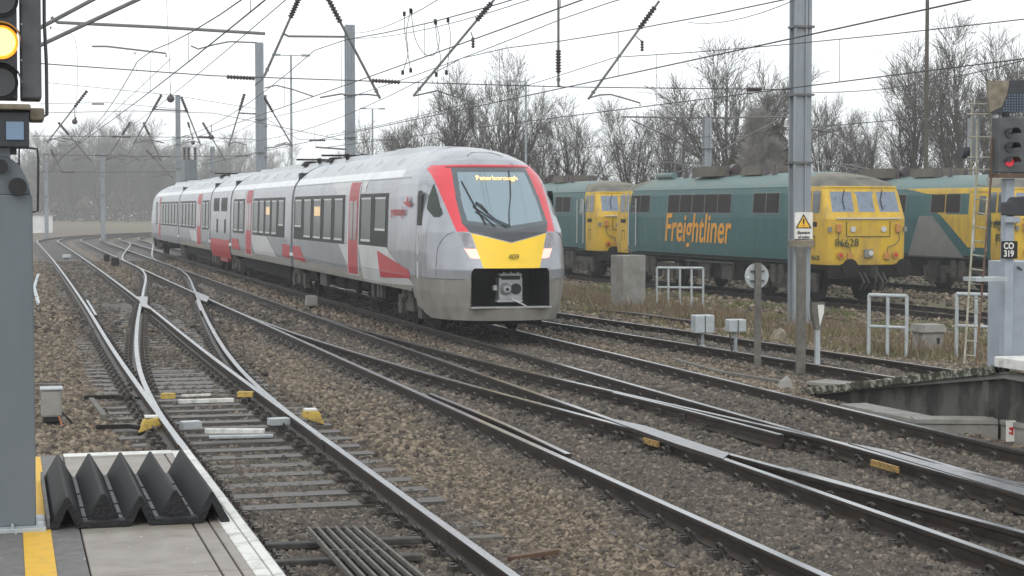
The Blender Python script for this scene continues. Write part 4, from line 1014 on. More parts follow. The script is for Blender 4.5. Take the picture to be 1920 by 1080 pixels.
# ------------------------------------------------------------------ overhead line equipment
def seg(a, b, t): return Vector(a)+(Vector(b)-Vector(a))*t
def shed_insulator(mb, a, b, r=.07, n=7):
    a, b = Vector(a), Vector(b); L = (b-a).length; N_ = max(3, int(n)); pts = []; rr = []
    for k in range(N_*2+1): pts.append(a+(b-a)*(k/(N_*2))); rr.append(r if k % 2 else r*.45)
    mb.tube(pts, rr, 8)
def column(label, u, v, ztop, w=.40, d=.30, z0=-.4, group='overhead line columns', mat='mast', cat='column', bands=True):
    t = thing('overhead_line_column', label, cat, (u, v, z0), 0, group)
    mb = MB(); 
    mb.bx(-w/2,w/2,-d/2,-d/2+.03,0,ztop-z0); mb.bx(-w/2,w/2,d/2-.03,d/2,0,ztop-z0); mb.bx(-.02,.02,-d/2+.03,d/2-.03,0,ztop-z0)
    mb.bx(-w/2,-w/2+.03,-d/2,-d/2-.07,0,ztop-z0); mb.bx(.04,.075,-d/2,-d/2-.06,0,ztop-z0)
    mb.build('mast', mat, t)
    if bands:
        mb = MB(); 
        for z in (3.5, 5.05, 6.6):
            if z < ztop: mb.bx(-w/2-.03,w/2+.03,-d/2-.09,d/2+.03,z-z0-.02,z-z0+.03)
        mb.build('clamp', 'tube', t)
    MB().bx(-w/2-.12,w/2+.12,-d/2-.12,d/2+.12,0,.12).build('base', 'concrete', t)
    return t
def at_px(x, v): p = atv(x, 391, v); return p[0]
um = at_px(1499, 38.5)
col1 = column('tallest grey steel column in front of the green locomotive, with a yellow warning sign', um, 38.5, 8.4, .44, .28, -.30)
mb = MB(); a, c = Vector(atv(1490,448,38.2)), Vector(atv(1524,398,38.2))
mb.bx(a.x,c.x,38.20,38.22,a.z,c.z)
sgn = mb.build('warning_sign', 'white_sign', col1, world=True)
def P3(x, y, v=38.19): return Vector(atv(x, y, v))
mb = MB(); mb.prism([P3(1492,428), P3(1522,428), P3(1507,401)], (0,.008,0)); mb.build('triangle_border', 'black', sgn, world=True)
mb = MB(); mb.prism([P3(1495.5,426.3,38.18), P3(1518.5,426.3,38.18), P3(1507,405.5,38.18)], (0,.008,0)); mb.build('triangle', 'yellow_sign', sgn, world=True)
mb = MB(); mb.prism([P3(1506,420,38.17), P3(1508,420,38.17), P3(1508.6,410,38.17), P3(1505.4,410,38.17)], (0,.006,0)); p = P3(1507,423,38.17); mb.disc(p, (0,1,0), .013, .006, 10); mb.build('exclamation_mark', 'black', sgn, world=True)
p = P3(1507,438.5); tt = text('lettering', 'Beware', .10, facing((p.x-root_loc(sgn).x, p.y-root_loc(sgn).y-.005, p.z-root_loc(sgn).z),(1,0,0),(0,0,1)), 'black', sgn, .002, bold=.002)
p = P3(1507,446.5); tt = text('lettering', 'of trains', .085, facing((p.x-root_loc(sgn).x, p.y-root_loc(sgn).y-.005, p.z-root_loc(sgn).z),(1,0,0),(0,0,1)), 'black', sgn, .002, bold=.002)
mb = MB(); a, c = P3(1484,463,38.1), P3(1525,450,38.1); mb.bx(a.x,c.x,38.05,38.3,a.z,c.z); mb.build('clamp_block', 'sand_dirt', col1, world=True, bevel=.01)
column('grey column rising behind the leading carriage, its top in view left of the trees', at_px(657,66), 66.0, atv(657,47,66)[2], .34, .3)
column('hazy grey column behind the second carriage carrying the long horizontal tube', at_px(488,85), 85.0, atv(488,80,85)[2], .36, .3)
column('dull twin column just right of the tube column behind the second carriage', at_px(494,92), 92.0, atv(494,178,92)[2], .36, .3)
column('misty column with a round weight beside its head above the fourth carriage', at_px(335,120), 120.0, atv(335,178,120)[2], .3, .3)
column('faint distant column between the far tracks in the mist', at_px(193,150), 150.0, atv(193,288,150)[2], .35, .3)
column('thin faint column beyond the tracks at the left near the platform post', at_px(87,165), 165.0, atv(87,300,165)[2], .35, .3)
column('pale column standing behind the lettered locomotive roof', at_px(1325,74), 74.0, atv(1325,222,74)[2], .32, .3)
column('faint short column in the mist above the power car', at_px(399,130), 130.0, atv(399,275,130)[2], .3, .3)
# booms out of the top of the picture that carry the near tubes
t = thing('overhead_line_boom', 'steel boom spanning all lines from the tallest column above the picture', 'overhead boom', (um, 38.5, 8.1), 0)
mb = MB(); 
for z in (7.6, 8.3): mb.beam((um-18,38.5,z),(um+.2,38.5,z),.12,.12)
k = 0; x = um-18
while x < um-.7: mb.beam((x,38.5,7.6 if k % 2 else 8.3),(x+.85,38.5,8.3 if k % 2 else 7.6),.06,.06); x += .85; k += 1
mb.build('lattice', 'mast', t, world=True)
column('grey column at the far left end of the boom, hidden by the signal', um-18, 38.5, 8.4, .40, .26, -.2)
def strut(label, a, b, v, r=.028, ins=(.0,.30), arm=None, dangler=None, g='insulated registration tubes'):
    A, B = Vector(atv(*a, v)), Vector(atv(*b, v)); t = thing('registration_tube', label, 'overhead arm', A, 0, g)
    i0, i1 = ins; mb = MB(); mb.tube([seg(A,B,i1), B], r, 8); 
    if i0 > .02: mb.tube([A, seg(A,B,i0)], r, 8)
    mb.box(seg(A,B,.93), (.07,.07,.07)); mb.build('tube', 'tube', t, world=True)
    mb = MB(); shed_insulator(mb, seg(A,B,i0), seg(A,B,i1), r*2.6, 8); mb.build('insulator', 'insulator', t, world=True)
    if arm:
        mb = MB(); mb.tube([atv(x, y, v-.02) for x, y in arm], r*.6, 6); mb.build('registration_arm', 'tube', t, world=True)
    if dangler:
        (x0,y0),(x1,y1) = dangler; mb = MB(); mb.tube([atv(x0,y0,v),atv(x1,y1-8,v)], .012, 5); shed_insulator(mb, atv(x1,y1-10,v), atv(x1,y1+10,v), .045, 4); mb.build('hanging_insulator', 'insulator', t, world=True)
    return t
V1 = 38.5
strut('sloping tube with ribbed insulator, hanging between the two tree tops above the yellow fronted train', (931,-6), (775,180), V1, arm=[(775,180),(798,175),(820,170),(850,180),(882,190),(882,197)], dangler=[(883,60),(887,80)], ins=(.06,.24))
strut('sloping tube with ribbed insulator, rightmost of the near ones', (1236,2), (1103,186), V1, arm=[(1103,184),(1125,178),(1145,177),(1170,184),(1200,193),(1200,199)], dangler=[(1192,68),(1204,86)], ins=(.06,.28))
strut('vertical tube with dark ribbed insulator at its lower end above the train nose', (1047,-20), (1047,162), V1, ins=(.62,.86), arm=[(1047,160),(1053,163)])
strut('tube sloping down to the right across the column behind the leading carriage', (606,-20), (713,185), V1, arm=[(713,180),(690,177),(650,178),(640,176),(600,183)], ins=(.08,.30))
strut('long tube sloping down to the left above the second carriage', (568,-20), (496,142), V1, arm=[(496,142),(490,150),(478,160)], ins=(.1,.33))
k = 0
for a, b, v, lb in (((165,168),(88,268),85,'nearest the signal head at left'), ((108,228),(172,303),95,'leftmost one sloping right below the round weight'), ((304,176),(250,270),88,'left of the large round weight'),
   ((339,180),(376,272),88,'right of the misty round weight column'), ((245,228),(198,302),100,'left one of a misty pair over the platform line'), ((268,228),(303,303),100,'right one of a misty pair over the platform line'),
   ((379,228),(423,302),100,'passing the two small round weights'), ((459,174),(429,274),85,'left of the twin columns'), ((493,178),(549,275),85,'right of the twin columns, lower end over the train'), ((273,280),(325,335),125,'lowest of the distant ones'), ((95,280),(118,325),130,'faintest, low behind the signal cable'), ((352,228),(362,262),110,'short one beside the round weight column')):
    arm = [(b[0],b[1]-3),(b[0]-12 if a[0] < b[0] else b[0]+12,b[1]-8),(b[0]-34 if a[0] < b[0] else b[0]+34,b[1]-2)]
    strut('sloping insulated tube in the mist, '+lb, a, b, v, r=.035, arm=arm, ins=(.02,.33))
def lateral(name, label, pts, v, r=.03, cat='overhead arm', mat='tube', ins=(), group=None):
    t = thing(name, label, cat, atv(*pts[0], v), 0, group); mb = MB(); mb.tube([atv(x, y, v) for x, y in pts], r, 6); mb.build('tube' if r > .015 else 'wire', mat, t, world=True)
    for (x0,y0),(x1,y1),rr in ins:
        mb = MB(); shed_insulator(mb, atv(x0,y0,v-.02), atv(x1,y1,v-.02), rr, 9); mb.build('insulator', 'insulator', t, world=True)
    return t
lateral('support_tube', 'long nearly level tube reaching from the hazy column to the signal head', [(96,32),(108,42),(300,51),(497,63)], 85, .075)
lateral('support_tube', 'short level tube fixed to the column behind the leading carriage', [(533,64),(541,68),(650,69)], 66, .04)
lateral('support_tube', 'thick sloping tube crossing the top left corner, lower one', [(60,92),(265,-4)], 24, .026)
lateral('support_tube', 'thick sloping tube crossing the top left corner, upper one', [(60,60),(180,-4)], 24, .026)
lateral('curved_arm', 'curved arm left of the large round weight', [(172,87),(200,87),(260,94),(311,100),(312,107)], 85, .04)
lateral('curved_arm', 'bowed arm running into the head of the hazy tube column', [(358,86),(372,92),(400,84),(430,78),(482,80)], 85, .035)
lateral('curved_arm', 'bowed arm right of the hazy tube column', [(496,165),(518,160),(550,168),(588,181)], 85, .03)
lateral('curved_arm', 'low bowed arm right of the twin columns', [(492,278),(515,276),(535,270),(549,273)], 85, .03)
lateral('cross_span_wire', 'thin cross span wire over the whole yard ending on the tallest column', [(60,118),(400,142),(720,153),(1060,163),(1484,168)], 38.5, .011, 'overhead wire', 'wire', [((425,144),(478,147),.055),((697,151),(750,154),.055),((1400,167),(1428,168),.06)])
lateral('cross_span_wire', 'lower cross span wire in the mist behind the train', [(70,212),(250,208),(400,212),(640,262),(760,262)], 66, .010, 'overhead wire', 'wire', [((580,263),(610,263),.05)])
lateral('cross_span_wire', 'misty cross span wire with dark insulators above the platform line', [(60,255),(220,256),(390,258),(487,262)], 88, .014, 'overhead wire', 'wire', [((210,256),(245,257),.06),((372,257),(402,258),.08)])
lateral('cross_span_wire', 'distant cross span wire just above the fourth carriage', [(80,290),(200,292),(330,294),(470,292)], 110, .016, 'overhead wire', 'wire', [((178,291),(205,292),.06),((290,293),(318,294),.06),((440,293),(465,292),.06)])
lateral('cross_span_wire', 'lowest faint cross span wire in the mist', [(70,322),(200,323),(330,322)], 130, .016, 'overhead wire', 'wire', [((115,323),(140,323),.07)])
lateral('cross_span_wire', 'thin wire at left running from the signal head to the far columns', [(70,195),(200,192),(330,204)], 100, .012, 'overhead wire', 'wire', [((172,195),(195,195),.06)])
lateral('support_tube', 'level pale tube fixed to the column behind the lettered locomotive', [(1165,219),(1325,221),(1484,219)], 74, .035, ins=[((1290,221),(1318,221),.05),((1335,221),(1362,221),.05)])
lateral('support_tube', 'raking pale tube rising to the tallest column from the locomotive roof line', [(1345,287),(1400,255),(1462,224)], 74, .035)
lateral('support_tube', 'raking tube left of the pale column behind the locomotive', [(1185,225),(1250,255),(1322,292)], 74, .03, ins=[((1240,250),(1262,261),.06)])
lateral('support_tube', 'short tube projecting right of the tallest column above the yellow cab', [(1516,242),(1562,248)], 50, .03)
lateral('support_tube', 'second raking tube right of the tallest column', [(1515,262),(1556,244)], 50, .02)
lateral('cross_span_wire', 'thin cross span wire level with the head of the misty column', [(90,155),(320,178),(487,205)], 100, .012, 'overhead wire', 'wire')
lateral('cross_span_wire', 'cross span wire from the twin columns to the tall column over the train roof', [(488,215),(560,262),(650,262)], 88, .012, 'overhead wire', 'wire')
lateral('support_tube', 'short level tube between two misty sloping tubes left of the round weight column', [(288,205),(348,208)], 88, .035)
lateral('support_tube', 'short level tube left of the twin columns', [(446,212),(488,214)], 85, .035)
lateral('support_tube', 'low level tube over the leading carriage roof beside the tall column', [(592,276),(650,280)], 66, .03)
lateral('curved_arm', 'curved arm low in the mist left of the small round weight', [(85,265),(110,258),(135,262),(152,268)], 95, .03)
lateral('curved_arm', 'curved arm low in the mist right of the small round weight', [(200,300),(225,290),(255,296),(262,302)], 100, .03)
lateral('curved_arm', 'curved arm beside the misty round weight column', [(255,268),(280,262),(308,268)], 95, .03)
# wires along the lines
def wire(label, u, zs, ze=None, v0=2, v1=150, sup=(), sag=0.0, r=.0085, g='contact and catenary wires', uf=None, drops=None):
    t = thing('overhead_wire', label, 'overhead wire', (u if not uf else uf(v0), v0, zs), 0, g)
    pts = []
    for v in np.arange(v0, v1+.1, 3.5):
        z = zs
        if sag:
            S = [-14,36,85,125,160]
            for a, b in zip(S[:-1], S[1:]):
                if a <= v <= b: q = (v-a)/(b-a); z = zs-sag*4*q*(1-q)
        pts.append(((uf(v) if uf else u)+.12*math.sin(v*.063), v, z))
    mb = MB(); mb.tube(pts, r, 5); mb.build('wire', 'wire', t, world=True)
    if drops:
        mb = MB(); S = [-14,36,85,125,160]
        for v in np.arange(6, 145, 7.0):
            for a, b in zip(S[:-1], S[1:]):
                if a <= v <= b: q = (v-a)/(b-a); z = zs-sag*4*q*(1-q)
            uu = (uf(v) if uf else u)+.12*math.sin(v*.063); MB().tube([(uu,v,z),(uu,v,drops)], .005, 4, caps=False).build('dropper', 'wire', t, world=True)
    return t
uA = lambda v: float(np.interp(v, ALN['A'][:200,1], ALN['A'][:200,0])) if v < 138 else 3.0
wire('contact wire over the platform line at left', 2.5, 4.60, r=.009)
wire('catenary wire over the platform line at left', 2.5, 5.45, sag=.75, drops=4.60)
wire('contact wire over the middle line', 6.05, 4.75, r=.009)
wire('catenary wire over the middle line', 6.05, 5.75, sag=.85, drops=4.75)
wire('contact wire over the passenger train line', 9.15, 4.52, r=.010)
wire('catenary wire over the passenger train line', 9.15, 5.65, sag=.75, drops=4.52)
wire('contact wire over the curved line on the right', 13, 4.50, v0=8, v1=62, uf=lambda v: float(np.interp(v, [0,16,25,41,62], [14.5,13.9,13.1,11.8,10.4])), r=.010)
wire('catenary wire over the curved line on the right', 13, 5.6, v0=8, v1=62, sag=.7, uf=lambda v: float(np.interp(v, [0,16,25,41,62], [14.5,13.9,13.1,11.8,10.4])), drops=4.5)
wire('return wire high beside the columns right of the train', 11.6, 6.6, v0=10, v1=128, sag=.3, r=.011)
wire('thin wire over the locomotive siding', 24.1, 4.9, v0=20, v1=110, uf=lambda v: 25.9-.047*v, r=.011)
def skew(label, p, q, vp, vq, r=.009):
    A, B = Vector(atv(*p, vp)), Vector(atv(*q, vq)); t = thing('overhead_wire', label, 'overhead wire', A, 0, 'contact and catenary wires'); mb = MB()
    mb.tube([A.lerp(B, k/8)-Vector((0,0,.18*4*(k/8)*(1-k/8))) for k in range(9)], r, 5); mb.build('wire', 'wire', t, world=True)
skew('wire crossing the top of the picture above the yellow fronted train', (0+666,72), (1010,-6), 66, 30)
skew('upper of two wires meeting at the column behind the leading carriage', (662,62), (830,-6), 66, 34)
skew('long wire rising from the tallest column to the top right corner', (1290,42), (1500,-4), 50, 30)
skew('wire sloping through the tallest column to the right edge', (1500,172), (1925,112), 40, 26)
skew('thin wire right of the tallest column, lower of two', (1500,235), (1925,185), 60, 40, .008)
skew('wire from mist to the top edge over the round weight', (205,262), (540,-4), 110, 30)
skew('thin wire crossing the misty trees at left', (70,330), (320,110), 140, 60, .01)
def jumper(label, pts, v):
    P = [Vector(atv(x, y, v)) for x, y in pts]; t = thing('jumper_cable', label, 'cable', P[0], 0, 'looped jumper cables'); mb = MB(); S = []
    for i_ in range(len(P)-1):
        p0 = P[max(0,i_-1)]; p3 = P[min(len(P)-1,i_+2)]
        for k in range(5):
            q = k/5; S.append(.5*((2*P[i_])+(-p0+P[i_+1])*q+(2*p0-5*P[i_]+4*P[i_+1]-p3)*q*q+(-p0+3*P[i_]-3*P[i_+1]+p3)*q**3))
    S.append(P[-1]); mb.tube(S, .007, 5); mb.build('cable', 'wire', t, world=True)
    mb = MB()
    for e in (P[0], P[-1]): mb.box(e, (.05,.05,.09))
    mb.build('clamp', 'black', t, world=True)
jumper('looped cable nearest the column, hanging between two wires', [(758,26),(759,60),(764,95),(770,132)], 36)
jumper('crossing cable beside the first hanging loop', [(770,20),(762,60),(765,100),(755,136)], 36)
jumper('wide drooping loop between the hanging cable pairs', [(771,22),(778,70),(795,100),(815,102),(824,75),(817,42)], 36)
jumper('right hanging cable of the second pair', [(840,38),(845,70),(842,100),(837,136)], 36)
jumper('left hanging cable of the second pair', [(816,40),(820,80),(826,110),(818,140)], 36)
jumper('long thin cable dropping to the large round weight', [(312,-4),(315,60),(318,120),(320,178)], 60)
jumper('long thin cable dropping to the small round weight at left', [(95,52),(130,62),(143,85),(145,150),(142,222)], 70)
jumper('slack cable near the head of the round weight column', [(253,100),(256,130),(275,165),(302,178)], 85)
for x, y, r_, v, lb in ((320,185,.19,88,'large dark round weight hanging beside the misty column'), (140,228,.13,85,'small dark round weight hanging at left near the signal'), (396,257,.13,88,'small round weight on the misty cross span'), (362,268,.11,100,'smallest round weight below the misty cross span')):
    p = Vector(atv(x, y, v)); mb = MB(); n_ = 8
    mb.tube([p+Vector((0,0,r_*math.cos(math.pi*k/n_))) for k in range(n_+1)], [max(.01, r_*math.sin(math.pi*k/n_)) for k in range(n_+1)], 12); mb.tube([p+Vector((0,0,r_)), p+Vector((0,0,r_+.5))], .015, 5)
    o = mb.build('round_weight', 'insulator', None, smooth=True); tag(o, lb, 'weight')
# lamp masts in the distance
def lamp(label, x, ybase, ytop, v, arms, r=.07, mat='galv'):
    u = at_px(x, v); zt = atv(x, ytop, v)[2]; t = thing('lamp_post', label, 'lamp post', (u, v, -.4), 0, 'tall lamp posts')
    MB().tube([(u,v,-.4),(u,v,zt)], [r,r*.7], 8).build('pole', mat, t, world=True)
    mb = MB(); 
    for a in arms: mb.box((u+a/2,v,zt), (abs(a),.06,.05)); 
    if arms: mb.build('arm', mat, t, world=True)
    for a in arms: MB().box((u+a,v,zt+.02), (.5,.25,.12)).build('lamp_head', mat, t, world=True)
lamp('slim lamp post with twin heads behind the second carriage', 547, 320, 104, 110, (-.9,.9), .09)
lamp('short lamp post with twin heads behind the leading carriage roof', 699, 280, 204, 150, (-.8,.8), .10)
lamp('lamp post with one head among the bare trees', 986, 290, 153, 95, (-.8,), .08)
lamp('tall plain pole in front of the right hand trees', 1735, 330, -60, 78, (), .12, 'bark')
# distant transformer cabinet above the fourth carriage
t = thing('transformer', 'grey transformer on a platform above the fourth carriage in the mist', 'transformer', (at_px(360,128),128,-.3))
a, c = Vector(atv(345,337,128)), Vector(atv(367,300,128)); MB().bx(a.x,c.x,127.3,129,a.z,c.z).build('tank', 'post_grey', t, world=True)
mb = MB(); 
for x in (346,354,366): p = Vector(atv(x,300,128)); shed_insulator(mb, p, p+Vector((0,0,.9)), .14, 5)
mb.build('bushing', 'insulator', t, world=True)
mb = MB(); 
for x in (347,365): p = Vector(atv(x,337,128)); mb.bx(p.x-.1,p.x+.1,127.9,128.1,-.3,p.z)
mb.build('leg', 'galv', t, world=True)

# ------------------------------------------------------------------ line side objects on the right
def gv(x, y, z): return Vector(gp(x, y, z))
def boxpost(label, x, ybase, ytop, w_px, h_px, z0=-.25):
    b_ = gv(x, ybase, z0); s = F/(b_.x*math.sin(YAW)+b_.y*math.cos(YAW)); t = thing('equipment_box_post', label, 'equipment box', b_, 0, 'white boxes on short posts')
    h = (ybase-ytop)/s; w = w_px/s; hb = h_px/s
    mb = MB(); mb.box((0,0,.06), (w*.75,w*.7,.12), top=.45); mb.box((0,0,.18), (w*.35,w*.3,.14), top=.5); mb.build('foot', 'galv_light', t)
    MB().tube([(0,0,.1),(0,0,h-hb*.2)], .03, 8).build('post', 'galv', t)
    o = MB().box((0,0,h-hb/2), (w,w*.7,hb)).build('box', 'galv_light', t, bevel=.02)
    MB().box((0,-.36*w,h-hb/2), (.015,.02,hb*.96)).build('box_seam', 'signal_grey', o)
    MB().tube([(-w*.35,0,h-hb),(-w*.3,-.05,h*.35),(-w*.1,-.1,.1),(-w*1.0,-.15,.0)], .014, 6).build('cable', 'black', t)
boxpost('larger and nearer left white box on a post beside the curved line', 1317, 672, 590, 38, 34)
boxpost('smaller right white box on a post beside the curved line', 1379, 684, 598, 34, 24)
# round disc sign seen from behind
b_ = gv(1420, 700, -.25); s_ = F/(b_.x*math.sin(YAW)+b_.y*math.cos(YAW)); t = thing('disc_sign', 'grey back of a round disc sign on a brown post', 'sign', b_)
MB().bx(-.05,.05,-.03,.03,0,(700-492)/s_).build('post', 'wood_grey', t)
MB().disc((0,.05,(700-517)/s_), (0,1,0), 24/s_, .02, 32).build('disc', 'galv_light', t)
mb = MB(); 
for dz in (-.08,.08): mb.box((0,.02,(700-517)/s_+dz), (.24,.03,.03))
mb.build('bracket', 'signal_grey', t)
MB().disc((-.16,.03,(700-519)/s_), (0,1,0), .022, .02, 12).build('reflector', 'white_sign', t)
b_ = gv(1501, 712, -.25); s_ = F/(b_.x*math.sin(YAW)+b_.y*math.cos(YAW)); t = thing('steel_post', 'dark brown square post standing just in front of the tallest column', 'post', b_)
MB().bx(-.065,.065,-.05,.05,0,(712-462)/s_).build('post', 'wood_grey', t, bevel=.008)
MB().bx(-.08,.08,-.06,.06,0,.05).build('foot', 'rust', t)
b_ = gv(1532, 712, -.25); s_ = F/(b_.x*math.sin(YAW)+b_.y*math.cos(YAW)); t = thing('marker_post', 'pale slim post with a weathered dark head right of the brown post', 'marker post', b_)
MB().bx(-.035,.035,-.03,.03,0,(712-605)/s_).build('post', 'galv_light', t)
h1, h0 = (712-567)/s_, (712-618)/s_
mb = MB(); mb.prism([(-.11,-.04,h1),(.11,-.04,h1),(.11,-.04,h1-.15),(.04,-.04,h0),(-.04,-.04,h0),(-.11,-.04,h1-.15)], (0,.1,0)); mb.build('head', 'wood_grey', t)
mb = MB(); mb.prism([(-.02,-.045,h1-.03),(.09,-.045,h1-.03),(.09,-.045,h1-.15),(.02,-.045,h0+.06)], (0,.01,0)); mb.build('worn_plate', 'white_paint', t)
def railing(label, x0, x1, ytop0, ytop1, ybase, n_, z0=-.5, v=None):
    a, c = gv(x0, ybase, z0), gv(x1, ybase+(ytop1-ytop0)+ (x1-x0)*.12, z0)
    if v: a, c = Vector(atv(x0,391,v)), Vector(atv(x1,391,v-.6)); a.z = c.z = z0
    s_ = F/(a.x*math.sin(YAW)+a.y*math.cos(YAW)); zt = HC-(ytop0-391)/s_
    t = thing('railing', label, 'railing', a, 0, 'short tubular railings')
    MB().tube([(a.x,a.y,zt),(c.x,c.y,zt)], .035, 10).build('top_rail', 'galv_light', t, world=True)
    MB().tube([(a.x,a.y,(zt+z0)/2+.05),(c.x,c.y,(zt+z0)/2+.05)], .03, 10).build('middle_rail', 'galv_light', t, world=True)
    for k in range(n_):
        p = a.lerp(c, k/(n_-1)); MB().tube([(p.x,p.y,z0),(p.x,p.y,zt)], .033, 10).build('post', 'galv_light', t, world=True)
railing('pale tubular railing behind the concrete block with five posts', 1232, 1319, 502, 510, 575, 5, -.36, 47)
railing('pale tubular railing between the marker post and grey cabinet, three posts', 1631, 1702, 553, 560, 660, 3, -.36, 30)
railing('pale tubular railing behind the ladder of the red signal, three posts', 1796, 1869, 551, 556, 650, 3, -.36, 29.6)
b_ = Vector(atv(1178, 391, 47)); b_.z = -.4; s_ = F/(b_.x*math.sin(YAW)+b_.y*math.cos(YAW)); zt = HC-(478-391)/s_
t = thing('concrete_block', 'tall rectangular concrete block in dry grass before the lettered locomotive', 'concrete block', b_)
MB().box((0,0,(zt+.4)/2), (.74,.62,zt+.4), rz=R(16)).build('block', 'concrete', t, bevel=.02)
MB().tube([(.1,0,zt+.4),(.1,0,zt+.52),(-.1,0,zt+.54)], .015, 6).build('lifting_eye', 'rust', t)
b_ = Vector(atv(1742, 391, 31)); b_.z = -.36; s_ = F/(b_.x*math.sin(YAW)+b_.y*math.cos(YAW)); zt = HC-(608-391)/s_; w_ = 55/s_
t = thing('trackside_cabinet', 'low grey cabinet with an overhanging lid between the railings', 'cabinet', b_)
hh = zt+.36; MB().box((0,0,hh*.42), (w_*.78,w_*.7,hh*.84)).build('cabinet', 'concrete', t, bevel=.01)
MB().box((0,0,hh-.07), (w_,w_*.9,.15), top=.86).build('lid', 'concrete', t, bevel=.015)
MB().box((w_*.2,-w_*.36,hh*.5), (.06,.01,.12)).build('label_plate', 'black', t)

# red signal on the right platform with ladder
VS = 19.2
def LS(x, y, v=VS): return Vector(atv(x, y, v))
base_z = LS(1888,668).z
t = thing('colour_light_signal', 'signal on a pale blue post showing a red lamp at the right edge', 'railway signal', (LS(1888,668).x, VS, base_z))
a, c = LS(1878,668), LS(1898,335); mb = MB(); mb.bx(a.x,c.x,VS-.06,VS+.06,a.z-.1,c.z); mb.build('post', 'post_light', t, world=True, bevel=.01)
a, c = LS(1862,324), LS(1925,222); hb = MB().bx(a.x,c.x,VS-.14,VS+.05,a.z,c.z).build('signal_head', 'signal_grey', t, world=True, bevel=.008)
a, c = LS(1859,324,VS+.1), LS(1866,216,VS+.1); MB().bx(a.x,c.x,VS+.02,VS+.10,a.z,c.z).build('back_rim', 'galv_light', t, world=True)
for k, y in enumerate((250, 277, 304)):
    p = LS(1893,y, VS-.15); MB().disc(p, (0,1,0), .052, .02, 24).build('lens', 'lens_red' if k == 2 else 'lens_off', hb, world=True)
    mb = MB(); n_ = 12
    for q in range(n_):
        a1, a2 = math.pi*q/n_, math.pi*(q+1)/n_
        A = [(p.x+.065*math.cos(w), yy, p.z+.065*math.sin(w)) for yy in (VS-.14, VS-.30) for w in (a1, a2)]
        mb.add(A, [(0,1,3,2)])
    mb.build('hood', 'signal_black', hb, world=True)
a, c = LS(1860,333), LS(1925,326); MB().bx(a.x,c.x,VS-.18,VS+.08,a.z,c.z).build('shelf', 'rust', t, world=True)
# curved hood board on top: grey left part and dark blue perforated right part
mb = MB(); mb.prism([LS(1853,152,VS), LS(1893,151,VS), LS(1888,178,VS), LS(1878,200,VS), LS(1856,211,VS)], (0,.05,0)); mb.build('route_board_edge', 'sand_dirt', t, world=True)
mb = MB(); mb.prism([LS(1893,151,VS), LS(1930,150,VS), LS(1930,208,VS), LS(1888,214,VS), LS(1858,211,VS), LS(1878,200,VS), LS(1888,178,VS)], (0,.06,0)); rbo = mb.build('route_board', 'signal_black', t, world=True)
mb = MB()
for i_ in range(7):
    for j in range(9):
        x, y = 1882+j*5.2, 178+i_*5.0
        if x > 1884+(195-y)*.3: mb.disc(LS(x,y,VS-.005), (0,1,0), .008, .008, 6)
mb.build('route_lights', 'lens_blue', rbo, world=True)
p = LS(1886,218); MB().bx(p.x-.03,p.x+.04,VS-.02,VS+.04,p.z-.05,p.z+.05).build('bracket', 'black', t, world=True)
# second low head
mb = MB(); mb.prism([LS(1893,380,VS-.15), LS(1901,370,VS-.15), LS(1930,367,VS-.15), LS(1930,405,VS-.15), LS(1893,404,VS-.15)], (0,.2,0)); mb.build('lower_head', 'signal_black', t, world=True, bevel=.01)
a, c = LS(1880,417,VS-.08), LS(1908,406,VS-.08); MB().bx(a.x,c.x,VS-.14,VS-.05,a.z,c.z).build('lower_bracket', 'post_light', t, world=True)
a, c = LS(1878,485,VS-.1), LS(1908,452,VS-.1); pl_ = MB().bx(a.x,c.x,VS-.10,VS-.085,a.z,c.z).build('number_plate', 'black', t, world=True)
for s__, y in (('CO',466.5),('319',481)):
    p = LS(1891.5,y,VS-.105); q_ = root_loc(t); text('lettering', s__, .105, facing((p.x-q_.x,p.y-q_.y,p.z-q_.z),(1,0,0),(0,0,1)), 'white_sign', pl_, .002, sx=.86, bold=.003)
# rear brackets beside the head
mb = MB(); a, c = LS(1818,300,VS+.3), LS(1836,222,VS+.3); mb.bx(a.x,c.x,VS+.28,VS+.36,a.z,c.z); mb.build('backboard', 'galv', t, world=True)
mb = MB()
for y in (195,214,257,295,318): mb.tube([LS(1814,y,VS+.2), LS(1862,y,VS+.1)], .010, 6)
mb.tube([LS(1822,200,VS+.2), LS(1820,330,VS+.2)], .012, 6); mb.tube([LS(1860,205,VS+.1), LS(1858,340,VS+.1)], .012, 6); mb.build('guard_frame', 'ladder', t, world=True)
mb = MB(); mb.disc(LS(1808,286,VS+.3), (1,0,0), .07, .10, 14); mb.build('rear_lamp', 'signal_black', t, world=True)
t = thing('signal_ladder', 'narrow rusty pale ladder leaning against the red signal with a small step platform', 'ladder', LS(1810,680))
L0, L1_, R0, R1_ = LS(1808,682,VS-.5), LS(1831,330,VS), LS(1830,684,VS-.5), LS(1858,335,VS)
mb = MB(); mb.tube([L0,L1_,LS(1832,225,VS)], .013, 8); mb.build('stile', 'ladder', t, world=True); mb = MB(); mb.tube([R0,R1_,LS(1860,260,VS)], .013, 8); mb.build('stile', 'rust', t, world=True)
for k in range(13):
    q = (k+.6)/13.2; MB().tube([L0.lerp(L1_,q), R0.lerp(R1_,q)], .009, 6).build('rung', 'ladder', t, world=True)
a, c = LS(1818,527,VS-.2), LS(1878,519,VS-.2); MB().bx(a.x,c.x,VS-.35,VS-.05,a.z,c.z).build('platform', 'galv_light', t, world=True)
